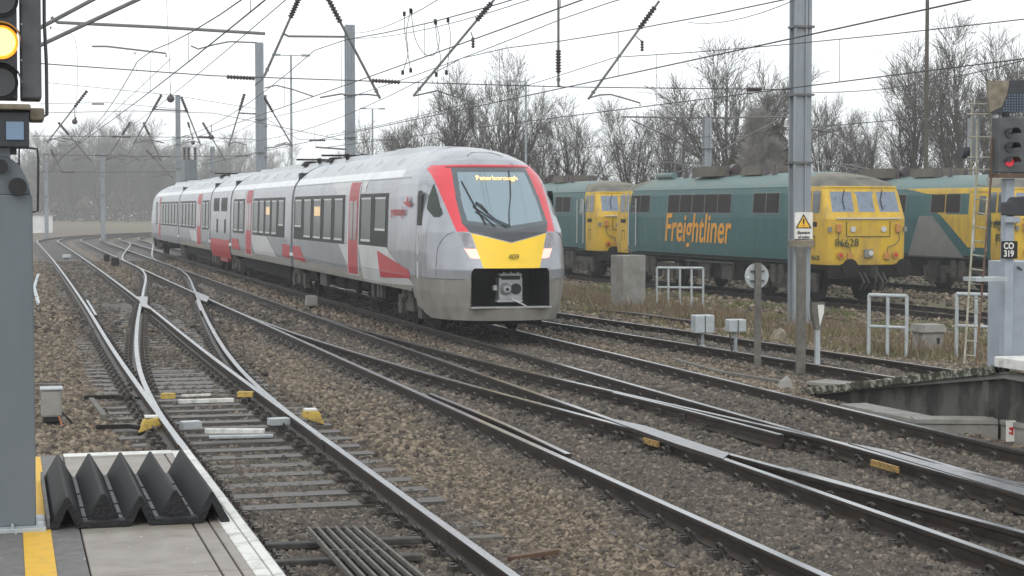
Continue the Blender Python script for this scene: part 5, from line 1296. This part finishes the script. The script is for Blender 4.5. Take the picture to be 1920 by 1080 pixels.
# pale cabinet at the very edge
a, c = LS(1899,668,VS+.3), LS(1960,490,VS+.3); t = thing('signal_cabinet', 'tall pale blue cabinet cut by the right edge behind the number plate', 'cabinet', (c.x, VS+.5, base_z))
MB().bx(a.x,c.x,VS+.3,VS+.9,base_z-.2,c.z).build('case', 'post_light', t, world=True, bevel=.01)
p = LS(1908,500,VS+.28); MB().tube([p, p+Vector((.06,0,-.04))], .012, 6).build('handle', 'signal_grey', t, world=True)

# right platform ramp, between the train line and the curved line
RU0, RU1 = 10.92, 12.05
zr = lambda v: float(np.interp(v, [14,18.35,23.7], [.76,.66,-.13]))
vsr = np.linspace(23.7, 12.0, 60); rr = random.Random(5)
mb = MB()
for i_ in range(len(vsr)-1):
    a, c = vsr[i_], vsr[i_+1]; za, zc = zr(a)-.09, zr(c)-.09
    mb.add([(RU0+.05,a,za),(RU1,a,za),(RU0+.05,c,zc),(RU1,c,zc)], [(0,1,3,2)])
mb2 = MB(); mb2.prism([(RU0+.18,23.6,-.4),(RU0+.18,9,-.4),(RU0+.18,9,.66),(RU0+.18,18.3,.56),(RU0+.18,23.6,-.2)], (RU1-RU0-.2,0,0)); struct(mb2.build('right_platform_wall', 'concrete_dark'))
for q in (13.5,15.2,17.0,18.8): struct(MB().prism([(RU0+.10,q,-.4),(RU0+.10,q+.14,-.4),(RU0+.10,q+.14,zr(q)-.16),(RU0+.10,q,zr(q)-.16)], (.10,0,0)).build('right_platform_rib', 'concrete_dark'))
o = mb.build('right_platform_ramp', 'asphalt'); struct(o)
mb = MB(); pr = None
for v in np.linspace(23.75, 18.5, 110):
    z = zr(v); o1 = rr.uniform(-.012,.012); o2 = rr.uniform(-.015,.012); cur = [(RU0+o1,v,z+.012+o2),(RU0+.20+o1,v,z+.01),(RU0+.02,v,z-.075+o2),(RU0+.2,v,z-.07)]
    if pr: mb.add(pr+cur, [(0,1,5,4),(0,4,6,2),(2,6,7,3),(1,3,7,5)])
    else: mb.add(cur, [(0,2,3,1)])
    pr = cur
struct(mb.build('right_platform_coping', 'moss_edge'))
mb = MB(); mb.bx(RU0-.02,RU0+.6,9,18.48,zr(18)-.03,zr(18)+.09); struct(mb.build('right_platform_edge', 'white_paint', bevel=.012))
# overhanging mossy nosing and its brackets below the coping
mb = MB(); mb.prism([(RU0+.08,22.4,-.02),(RU0+.08,18.45,.50),(RU0+.08,12,.50),(RU0+.08,12,.62),(RU0+.08,18.45,.58),(RU0+.08,22.4,.06)], (.12,0,0)); struct(mb.build('right_platform_nosing', 'concrete', bevel=.01))
# concrete cable troughs along the line
def trough(label, a, c, z=.02, h=.26, w=.34, g='concrete trough sections'):
    A, B = gv(*a, z), gv(*c, z); d = (B-A).normalized(); nn = Vector((d.y,-d.x,0)); 
    if nn.dot(Vector((math.sin(YAW),math.cos(YAW),0))) < 0: nn = -nn
    t = thing('cable_trough', label, 'cable trough', A, 0, g); mb = MB()
    mb.prism([A+nn*.02-Vector((0,0,.06)), B+nn*.02-Vector((0,0,.06)), B+nn*w-Vector((0,0,.06)), A+nn*w-Vector((0,0,.06))], (0,0,-h)); mb.build('trough', 'concrete', t, world=True)
    mb = MB(); mb.prism([A, B, B+nn*(w+.03), A+nn*(w+.03)], (0,0,-.055)); mb.build('lid', 'concrete', t, world=True, bevel=.006)
trough('long level concrete trough in front of the dark platform wall', (1716,786), (1872,787))
trough('end concrete trough angled to the right edge beside the small white sign', (1874,787), (1945,801))
trough('low concrete trough rising from the ramp tip to the level trough', (1575,757), (1712,785), .0)
A = gv(1895,828,-.2); t = thing('small_marker', 'small white trackside sign with red marks standing by the trough', 'marker', A); s_ = F/(A.x*math.sin(YAW)+A.y*math.cos(YAW)); s_ = 158
MB().bx(-.055,.055,-.01,.01,.0,.24).build('plate', 'white_sign', t); 
mb = MB(); mb.box((0,-.014,.15), (.05,.006,.03)); mb.box((.012,-.014,.11), (.02,.006,.07)); mb.box((-.012,-.014,.10), (.035,.006,.02)); mb.build('red_mark', 'red_sign', t)

# ------------------------------------------------------------------ line side objects left and in the tracks
A = gv(97, 800, -.2); s_ = F/(A.x*math.sin(YAW)+A.y*math.cos(YAW))
t = thing('point_motor', 'grey topped point motor box on a dark foot beside the platform end', 'equipment box', A)
w = 40/s_; MB().box((0,0,.17), (w*.8,.2,.22)).build('body', 'black', t, bevel=.015); MB().box((0,0,(800-728)/s_-.17), (w,.28,.34), top=.92).build('hood', 'concrete', t, bevel=.03)
MB().box((0,0,(800-728)/s_+.005), (w*1.05,.3,.025)).build('lid', 'galv_light', t, bevel=.006)
mb = MB(); mb.tube([(w*.4,-.1,.2),(w*.7,-.15,.12),(w*1.0,-.1,.02),(w*1.8,0,.01)], .016, 6); mb.build('cable', 'black', t)
mb = MB(); mb.tube([(w*.3,-.12,.15),(w*.45,-.2,.03),(w*.1,-.25,.01),(w*1.2,-.2,.01),(w*2.4,-.1,.01)], .007, 6); mb.build('orange_cable', 'cable_orange', t)
def bar(name, label, cat, pts, z, w, h, mat, g=None, bev=.004):
    P = [gv(*p, z) for p in pts]; t = thing(name, label, cat, P[0], 0, g); mb = MB()
    for a, c in zip(P[:-1], P[1:]): mb.beam(a, c, w, h)
    mb.build('bar', mat, t, world=True, bevel=bev); return t
bar('yellow_clamp', 'left yellow block inside the crossover rail', 'rail clamp', [(303,742),(328,742)], -.04, .12, .07, 'fitting_yellow')
bar('yellow_clamp', 'right yellow block inside the platform line rail', 'rail clamp', [(446,739),(475,739)], -.04, .12, .07, 'fitting_yellow')
bar('stretcher_bar', 'upper white painted stretcher bar between the switch blades', 'stretcher bar', [(334,753),(438,750)], -.12, .09, .05, 'white_paint')
bar('stretcher_bar', 'thin pale stretcher bar above the painted one', 'stretcher bar', [(340,742),(395,740)], -.13, .04, .03, 'white_paint')
bar('stretcher_bar', 'lower white painted stretcher bar near the blade tips', 'stretcher bar', [(385,808),(496,808)], -.10, .10, .05, 'white_paint')
bar('stretcher_bar', 'pale flat bar just below the lower painted stretcher bar', 'stretcher bar', [(392,820),(512,817)], -.12, .08, .03, 'galv_light')
bar('switch_bracket', 'pale bracket beside the left switch blade tip', 'bracket', [(340,797),(375,795)], -.05, .16, .08, 'galv_light')
bar('switch_bracket', 'pale bracket beside the right stock rail', 'bracket', [(505,791),(540,789)], -.05, .16, .08, 'galv_light')
for lb, x, y, sg in (('left yellow and white wedge outside the crossover rail', 284, 806, -1), ('right yellow and white wedge outside the platform line rail', 583, 792, 1)):
    A = gv(x, y, -.15); t = thing('switch_cover', lb, 'switch cover', A, 0, 'yellow switch covers'); mb = MB()
    mb.prism([(-.13*sg,-.06,-.03),(-.09*sg,-.06,.13),(.08*sg,-.06,.15),(.12*sg,-.06,.06)] if sg > 0 else [(.12,-.06,.06),(.08,-.06,.15),(-.09,-.06,.12),(-.15,-.06,-.03)], (0,.2,0))
    if sg > 0: mb = MB(); mb.prism([(.16,-.06,-.03),(.10,-.06,.13),(-.08,-.06,.15),(-.10,-.06,.06)], (0,.2,0))
    mb.build('cover', 'fitting_yellow', t, bevel=.012); 
    MB().box((0,.04,.155), (.15,.16,.02)).build('top_plate', 'white_paint', t)
bar('point_rod', 'dark rod with coupling reaching from the motor to the crossover rail', 'point rod', [(180,801),(240,799),(268,803)], -.13, .05, .05, 'under')
bar('point_rod', 'dark upper rod left of the crossover rail', 'point rod', [(158,745),(215,744),(262,748)], -.13, .05, .05, 'under')
bar('timber_baulk', 'pale narrow timber lying at an angle near the point motor', 'timber', [(168,745),(196,782)], -.16, .07, .06, 'wood_grey')
bar('timber_baulk', 'short timber on the ballast above the point motor', 'timber', [(40,724),(118,724)], -.16, .10, .08, 'wood_grey')
bar('timber_baulk', 'short grey board on the ballast at the left edge', 'timber', [(40,603),(88,603)], -.17, .12, .05, 'wood_grey')
bar('timber_baulk', 'long thin pale cable cover between the train line and curved line', 'timber', [(1260,673),(1350,698),(1478,718)], -.17, .10, .05, 'wood_grey')
bar('old_rail', 'dark old rail lying behind the curved line by the train nose', 'old rail', [(1116,583),(1190,590),(1300,605)], -.16, .2, .1, 'rail_side')
bar('old_rail', 'rusty rail half buried in dry grass before the tallest column', 'old rail', [(1395,618),(1500,632),(1622,653)], -.3, .10, .10, 'rust')
bar('timber_baulk', 'pale broken board beside the platform line rail at bottom', 'timber', [(868,1012),(940,1008)], -.18, .12, .04, 'wood_grey')
bar('timber_baulk', 'reddish brown stick lying on the ballast at bottom centre', 'timber', [(955,1048),(1045,1034)], -.16, .05, .04, 'rust')
bar('timber_baulk', 'flat grey slab behind the tip of the right ramp', 'timber', [(1530,716),(1600,722)], -.15, .5, .05, 'concrete')
bar('pipe', 'pale hose lying beside the far left of the line', 'pipe', [(72,515),(64,540),(72,570)], -.14, .10, .08, 'galv_light')
# metal walkway grid between the rails, bottom centre, on two bearers
t = thing('steel_grating', 'dark slatted steel grating between the rails beside the platform edge', 'grating', gv(650,1030,-.1))
A, B, C_, D_ = gv(578,992,-.07), gv(680,990,-.07), gv(665,1090,-.07), gv(800,1090,-.07)
mb = MB()
for k in range(7):
    q = k/6; mb.beam(A.lerp(B,q), C_.lerp(D_,q), .022, .04)
mb.build('slat', 'wood_grey', t, world=True)
mb = MB()
for q in (0.02,.47,1.0): mb.beam(A.lerp(C_,q), B.lerp(D_,q), .03, .03)
mb.build('crossbar', 'under_light', t, world=True)
mb = MB(); 
for k in range(30): q = (k+.5)/30; mb.beam(A.lerp(C_,q)-Vector((0,0,.02)), B.lerp(D_,q)-Vector((0,0,.02)), .008, .02)
mb.build('fine_bars', 'under', t, world=True)
for lb, y0, y1 in (('upper',1019,1012),('lower',1052,1044)):
    a, c = gv(497,y0+6,-.11), gv(790,y1,-.11)
    o = thing('bearer', lb+' grey steel bearer under the slatted grating', 'bearer', a, 0, 'bearers of the grating'); mb = MB(); mb.beam(a, c, .10, .05); mb.build('bar', 'under_light', o, world=True, bevel=.01)
jp = [(520,1000),(560,996),(590,990)]
def groundcable(label, pts, z=-.16, r=.012, mat='under'):
    P = [gv(*p, z) for p in pts]; t = thing('ground_cable', label, 'cable', P[0]); mb = MB(); mb.tube(P, r, 6); mb.build('cable', mat, t, world=True)
groundcable('dark cable on the stones leading to the grating', [(460,965),(500,985),(540,998),(575,993)])
groundcable('dark cable running from the rail to the grating bearer', [(745,985),(770,975),(775,965),(765,950)])
groundcable('bent cable beside the platform line rail foot', [(800,1035),(830,1028),(852,1018),(850,1016)])
# small trackside boxes
def litbox(label, x, yb, wpx, hpx, mat, z=-.2, d=.3, cat='equipment box', foot=True, g=None):
    A = gv(x, yb, z); s_ = F/(A.x*math.sin(YAW)+A.y*math.cos(YAW)); t = thing('trackside_box', label, cat, A, 0, g); w, h = wpx/s_, hpx/s_
    MB().box((0,0,h*.62), (w,d,h*.75), top=.92).build('case', mat, t, bevel=.02)
    MB().box((0,0,h*.14), (w*.6,d*.6,h*.28)).build('foot', 'under', t)
litbox('small grey box on the ballast below the leading carriage', 584, 580, 22, 26, 'concrete')
litbox('dark brown box left of the middle line far up, nearer one', 216, 503, 15, 20, 'under', g='dark boxes far up the line')
litbox('dark brown box left of the middle line far up, farther one', 200, 493, 11, 16, 'under', g='dark boxes far up the line')
litbox('small pale box lying on the line at far left', 125, 486, 16, 9, 'galv_light')
litbox('grey lubricator beside the middle line rail', 721, 688, 20, 9, 'under_light')
litbox('grey lubricator beside the train line rail', 910, 684, 22, 10, 'under_light')
for lb, x, y in (('yellow tag on the chair near the first lubricator', 732, 693), ('yellow tag on the chair near the second lubricator', 937, 695)):
    A = gv(x, y, -.15); t = thing('yellow_tag', lb, 'rail clamp', A); MB().box((0,0,.02), (.12,.10,.06), top=.6).build('block', 'yellow_line', t, bevel=.01)
# stray pale and orange things between the rails
mb = None
for lb, x, y, sz, mt in (('orange brown stone between train line rails, left one', 1336, 735, .13, 'cable_orange'), ('pale pink stone between train line rails', 1383, 751, .14, 'white_sign'), ('big pale rock behind the curved line at the tallest column', 1462, 640, .45, 'sand_dirt'), ('grey cone shaped stone beside the train line', 1472, 728, .30, 'concrete')):
    A = gv(x, y, -.2); r_ = random.Random(x); mb = MB(); n_ = 7
    ring0 = [(A.x+sz*.5*math.cos(2*math.pi*k/n_)*r_.uniform(.8,1.2), A.y+sz*.4*math.sin(2*math.pi*k/n_)*r_.uniform(.8,1.2), A.z-.03) for k in range(n_)]
    ring1 = [(A.x+(p[0]-A.x)*.6, A.y+(p[1]-A.y)*.6, A.z+sz*r_.uniform(.35,.5)) for p in ring0]
    mb.add(ring0+ring1+[(A.x+.02,A.y,A.z+sz*.62)], [(k,(k+1)%n_,(k+1)%n_+n_,k+n_) for k in range(n_)]+[(k+n_,(k+1)%n_+n_,2*n_) for k in range(n_)])
    o = mb.build('loose_stone', 'rust' if mt == 'cable_orange' else mt); tag(o, lb, 'stone')

# ------------------------------------------------------------------ vegetation
def tree_arrays(seed, H, birch=False, limbs=9, open_=46):
    r = random.Random(seed); segs = []
    def run(p, d, L, r0, r1, n_, curl, wob):
        out = []; q = p
        for k in range(n_):
            d = (d+Vector((r.gauss(0,wob), r.gauss(0,wob), curl))).normalized(); e = q+d*(L/n_)
            a = r0+(r1-r0)*k/n_; b = r0+(r1-r0)*(k+1)/n_; segs.append((q, e, a, b)); out.append((e, d, b)); q = e
        return out
    def off(d, a):
        ax = d.cross(Vector((r.gauss(0,1),r.gauss(0,1),r.gauss(0,1)))).normalized(); return (d*math.cos(a)+ax*math.sin(a)).normalized()
    base = run(Vector((0,0,0)), Vector((0,0,1)), H*(.16 if not birch else .9), H*.022, H*.016 if not birch else H*.003, 3 if not birch else 9, .02, .03)
    starts = []
    if birch: starts = [(p, off(d, r.uniform(.35,.7)), H*.34*(1-k/11), max(rr_*.5,.012)) for k, (p, d, rr_) in enumerate(base[2:]) for _ in range(3)]
    else:
        for k in range(limbs):
            a = R(r.uniform(2, open_)) if k else .05; t = 2*math.pi*(k*.618+r.uniform(-.08,.08)); p = base[r.choice((0,1,2))][0]
            starts.append((p, Vector((math.sin(a)*math.cos(t), math.sin(a)*math.sin(t), math.cos(a))), H*.80*(1-.30*(a/R(open_))**2)*r.uniform(.86,1.05), H*.0115))
    for p, d, L, r0 in starts:
        for k, (e, dd, rr_) in enumerate(run(p, d, L, r0, .012, 8, .035, .055)):
            if k < 1: continue
            for _ in range(3):
                for e2, d2, r2 in run(e, off(dd, r.uniform(.35,.75)), L*.34*(1.15-k/9)*r.uniform(.7,1.2), min(rr_*.6, .035), .009, 4, .05, .07):
                    for _ in range(3):
                        for e3, d3, r3 in run(e2, off(d2, r.uniform(.3,.7)), H*.075*r.uniform(.6,1.2), .0105, .008, 2, .04, .09):
                            if r.random() < .7: run(e3, off(d3, r.uniform(.3,.6)), H*.04*r.uniform(.6,1.2), .009, .008, 1, .03, .05)
    return segs
def branch_mesh(name, segs, mat, rmin, rmax):
    V = []; Fc = []
    for a, b, r0, r1 in segs:
        if not (rmin <= r0 < rmax): continue
        d = (b-a).normalized(); x = d.cross(Vector((0,.3,1))).normalized(); y = d.cross(x); k = len(V)
        for p, rr_ in ((a, r0), (b, r1)):
            for j in range(3): t_ = 2.0944*j; V.append(tuple(p+(x*math.cos(t_)+y*math.sin(t_))*rr_))
        Fc += [(k,k+1,k+4,k+3),(k+1,k+2,k+5,k+4),(k+2,k,k+3,k+5)]
    return np_mesh(name, np.array(V), np.array(Fc), mat, True)
TV = []
for sd, H_, bz, lm, op in ((1,12,False,10,44),(2,12,False,8,50),(5,12,False,11,38),(8,12,False,8,30),(11,10,True,1,1)):
    sg = tree_arrays(sd, H_, bz, lm, op); zmax = max(s[1].z for s in sg); wmax = max(abs(s[1].x) for s in sg)
    t = thing('bare_tree', 'x', 'tree', (0,0,0)); tk = branch_mesh('trunk', sg, 'bark_pale' if bz else 'bark', .045, 9); tk.parent = t
    cr_ = branch_mesh('crown', sg, 'bark_pale' if bz else 'bark', 0, .045); cr_.parent = t; TV.append((t, zmax, wmax, False))
used = set()
def tree(label, x, ytop, v, kind, wide=1.0, zb=-.6, rz=0, g='bare winter trees'):
    pr, zm, wm, _ = TV[kind]; u = at_px(x, v); zt = atv(x, ytop-6, v)[2]
    t = pr if kind not in used else copy_tree(pr); used.add(kind)
    s = (zt-zb)/zm; t.location = (u, v, zb); t.scale = (s*wide*1.15, s*wide*1.15, s*1.02); t.rotation_euler = (0,0,rz); tag(t, label, 'tree', g); return t
TREES = [
 ('bare tree at the left end of the row, small, above the leading carriage',688,262,118,0,.9,.3),
 ('low bare tree beside the leftmost one of the row',735,225,114,1,.9,1.2),
 ('bare tree left of the twin tall crowns above the train roof',790,205,110,2,1.0,2.2),
 ('tall bare tree above the train front, left crown of the two',855,112,106,3,.9,0.4),
 ('tall bare tree above the train front, right crown of the two',945,88,106,0,.72,2.0),
 ('low bare tree just right of the tall pair, behind the train nose',1010,215,112,1,.8,3.0),
 ('round bare tree rising over the far locomotive cab',1072,175,108,3,1.0,.9),
 ('small pale twiggy tree left of the pale column behind the locomotive',1190,175,112,1,.9,.5),
 ('dense low bare tree left behind the pale column',1262,190,116,2,.9,4.0),
 ('tallest bare tree above the orange lettering',1375,62,106,0,1.05,5.1),
 ('bare tree close left of the tallest column',1462,150,110,2,.8,2.6),
 ('bare tree right of the tallest column above the yellow cab',1555,150,108,1,.75,1.4),
 ('low bare tree right of the yellow cab roof',1622,205,112,0,.8,3.3),
 ('big bare tree left of the plain pole',1712,62,100,3,1.0,.2),
 ('tallest bare tree at right between pole and signal',1812,18,96,0,.85,5.5),
 ('bare tree behind the red signal head',1895,45,104,3,.95,2.4),
 ('bare tree cut by the right edge',1975,60,100,1,.8,3.0),
 ('slender pale birch in front of the ivy covered tree',1424,205,88,4,.6,0),
 ('small pale birch leaning beside the locomotive roof box',1450,262,90,4,1.0,1.2)]
for lb, x, y, v, k, w, rz in TREES: tree(lb, x, y, v, k, w, rz=rz)
rr = random.Random(12)
for i_, (x, y, v) in enumerate(((60,262,215),(110,240,225),(165,222,210),(215,208,222),(262,225,230),(310,262,240),(365,268,250),(410,250,235),(455,245,228),(515,270,255),(580,300,200),(630,285,170),(20,280,230))):
    lb = ['at the far left edge behind the signal','left of the faint column','with a broad rounded top','the tallest at left','right of the tallest at left','behind the round weight column','behind the transformer','above the power car','left of the twin columns','right of the twin columns','low beside the slim lamp post','left of the tall column','hidden mostly by the signal post'][i_]
    tree('misty bare tree far beyond the curve, '+lb, x, y, v*2.1, i_ % 4, rr.uniform(1.0,1.35), rz=rr.uniform(0,6), g='misty trees beyond the curve')
for i_, (x, y, v) in enumerate(((85,262,205),(138,250,210),(190,240,215),(240,246,212),(288,262,215),(335,282,222),(385,280,225),(435,272,226))):
    tree('pale tree in the second misty row, '+['beside the faint left column','between the two faint distant columns','just left of the faint middle column','right of the faint middle column','left of the column with the round weight','over the rear carriage end','above the transformer','above the power car louvres'][i_], x, y, v*1.8, (i_+2) % 4, 1.1, rz=i_*1.3, g='second row of misty trees')
def leafmass(name, label, cat, x, v, zb, rx, rz_, n_, mat, seed, size=.16, g=None, trunk=True):
    r = np.random.default_rng(seed); u = at_px(x, v); t = thing(name, label, cat, (u, v, zb), 0, g)
    P = r.normal(size=(n_,3)); P /= np.linalg.norm(P, axis=1)[:,None]; rad = r.uniform(.25,1,n_)**.4
    lump = 1+.22*np.sin(P[:,0]*5+seed)*np.cos(P[:,2]*6+seed)+.12*np.sin(P[:,1]*11)
    C = P*(rad*lump)[:,None]*np.array([rx,rx,rz_/2]); C[:,2] += rz_/2; C[:,2] = np.abs(C[:,2])
    a = r.normal(size=(n_,3)); a /= np.linalg.norm(a,axis=1)[:,None]; b_ = np.cross(a, r.normal(size=(n_,3))); b_ /= np.linalg.norm(b_,axis=1)[:,None]
    s = size*r.uniform(.5,1.3,n_)[:,None]; V = np.stack([C-a*s, C+b_*s*.5, C+a*s, C-b_*s*.5],1).reshape(-1,3); Fq = np.arange(n_*4).reshape(-1,4)
    o = np_mesh('foliage', V, Fq, mat); o.parent = t
    if trunk: MB().tube([(0,0,0),(.05,0,rz_*.5)], [.16,.07], 7).build('trunk', 'bark', t)
leafmass('ivy_tree', 'dark ivy covered tree behind the locomotive roof left of the tallest column', 'tree', 1432, 97, -.6, 2.2, 7.2, 9000, 'ivy', 1, .24)
leafmass('ivy_tree', 'smaller dark evergreen right beside the dark ivy covered tree', 'tree', 1388, 99, -.6, 1.7, 5.8, 8000, 'ivy', 2, .22)
leafmass('ivy_tree', 'narrow ivy covered trunk right of the tallest column', 'tree', 1547, 96, -.6, .9, 5.2, 2200, 'ivy', 3)
for i_, (x, v, w, h) in enumerate(((670,112,3.5,3.0),(770,108,3.8,3.2),(880,104,3.8,4.4),(985,104,3.4,4.2),(1075,104,3.4,3.6),(1180,110,3.6,3.0),(1290,108,3.6,3.2),(1480,104,3.4,3.4),(1590,100,3.4,3.0),(1690,100,3.6,3.0),(1800,98,3.8,3.4),(1905,98,3.6,3.6))):
    lb = ['leftmost of the row above the train roof','second from the left above the train roof','under the left tall bare tree','behind the train nose','over the far locomotive cab','right of the pantograph','below the dense bare tree','left under the tallest column','above the yellow cab','right of the yellow cab roof','beneath the plain pole','behind the red signal'][i_]
    leafmass('scrub_bush', 'brown leafless scrub bush, '+lb, 'bush', x, v, -.6, w, h*.62, 2000, 'scrub', 20+i_, .09, 'scrub along the yard boundary', False)
for i_, (x, v, w, h) in enumerate(((70,215,6,6),(160,218,7,6.5),(250,225,7,7),(340,235,7,6),(430,235,7,6.5),(520,240,7,5))):
    lb = ['leftmost','second from the left','below the tallest misty tree','left of the rear carriage','above the fourth carriage','right of the twin columns'][i_]
    leafmass('scrub_bush', 'misty grey hedge bush beyond the curve, '+lb, 'bush', x, v*1.9, -.8, w*1.9, h*1.75, 6500, 'scrub', 60+i_, .42, 'misty hedge beyond the curve', False)
# pale building beyond the curve at far left
t = thing('building', 'pale low building in the mist at the far left end of the tracks', 'building', (at_px(92,205),205,-.3)); a, c = Vector(atv(66,418,205)), Vector(atv(98,402,205))
MB().bx(a.x-1,c.x,204,210,-.3,c.z).build('wall', 'pale_building', t, world=True); MB().bx(a.x-1.2,c.x+.2,203.8,210.2,c.z,c.z+.15).build('roof', 'concrete', t, world=True)

# dry grass on the verge between the curved line and the sidings
def grass_field(n_, seed, mat, label, hmin, hmax, umin=1.7, umax=6.5, vmin=14, vmax=62, w=.012):
    r = np.random.default_rng(seed); Vc = vmin+(vmax-vmin)*r.uniform(0,1,n_)**.8
    e = np.interp(Vc, [0,16,25,41,60,120], [14.6,14.0,13.3,12.3,12.0,12.0]); Uc = e+umin+(umax-umin)*r.uniform(0,1,n_)
    cl = np.sin(Uc*1.9+Vc*.7)+np.sin(Vc*1.3-Uc*.8)+np.sin(Uc*4.1)*.5+r.normal(0,.7,n_); k = cl > -.3
    k &= ~((near_track(Uc, Vc, 'S') < .85))
    Uc, Vc, cl = Uc[k], Vc[k], cl[k]; m_ = len(Uc); h = r.uniform(hmin,hmax,m_)*np.clip(.6+.25*cl,.4,1.3); a = r.uniform(0,math.pi,m_)
    b0 = np.stack([Uc, Vc, ground_h(Uc, Vc)-.01],1); sd = np.stack([np.cos(a), np.sin(a), 0*a],1)*w; ln = r.normal(0,.35,(m_,2))*h[:,None]
    top = b0+np.stack([ln[:,0], ln[:,1], h],1); mid = (b0+top)/2+np.stack([-ln[:,0]*.15, -ln[:,1]*.15, h*.08],1)
    V = np.stack([b0-sd, b0+sd, mid-sd*.7, mid+sd*.7, top],1).reshape(-1,3); i5 = np.arange(m_)*5
    T = np.concatenate([np.stack([i5,i5+1,i5+3],1), np.stack([i5,i5+3,i5+2],1), np.stack([i5+2,i5+3,i5+4],1)])
    o = np_mesh('dry_grass', V, T, mat); tag(o, label, 'grass', kind='stuff')
GR, n, b, cr = rnd_island('grass_blade', (.10,.085,.04), (.17,.145,.075), (.29,.25,.15), .8)
GG, n, b, cr = rnd_island('green_blade', (.06,.075,.02), (.10,.115,.03), (.17,.16,.06), .8)
grass_field(42000, 3, GR, 'dry straw coloured grass on the verge before the locomotives', .06, .27)
grass_field(75000, 4, GG, 'low green weeds among the dry verge grass', .05, .17, umax=9)
WD, n, b, cr = rnd_island('weed_stem', (.09,.055,.035), (.15,.10,.06), (.22,.16,.10), .8)
grass_field(9000, 6, WD, 'brown dead weed stems on the verge', .3, .6, umin=2.2, umax=5.5, w=.007)

# ------------------------------------------------------------------ mist
hz = MB(); hz.bx(-400, 500, -20, 620, -1.8, 17.5); hm = bpy.data.materials.new('haze'); hm.use_nodes = True; n = hm.node_tree; n.nodes.clear()
oo = n.nodes.new('ShaderNodeOutputMaterial'); pv = n.nodes.new('ShaderNodeVolumePrincipled'); pv.inputs['Color'].default_value = (.97,.985,1,1); pv.inputs['Density'].default_value = .0009; pv.inputs['Anisotropy'].default_value = .2
n.links.new(pv.outputs[0], oo.inputs['Volume']); ho = hz.build('haze', hm); tag(ho, 'thin winter mist filling the yard and thickening with distance', 'mist', kind='stuff')
for o in list(bpy.data.objects):
    if 'trk' in o: del o['trk']
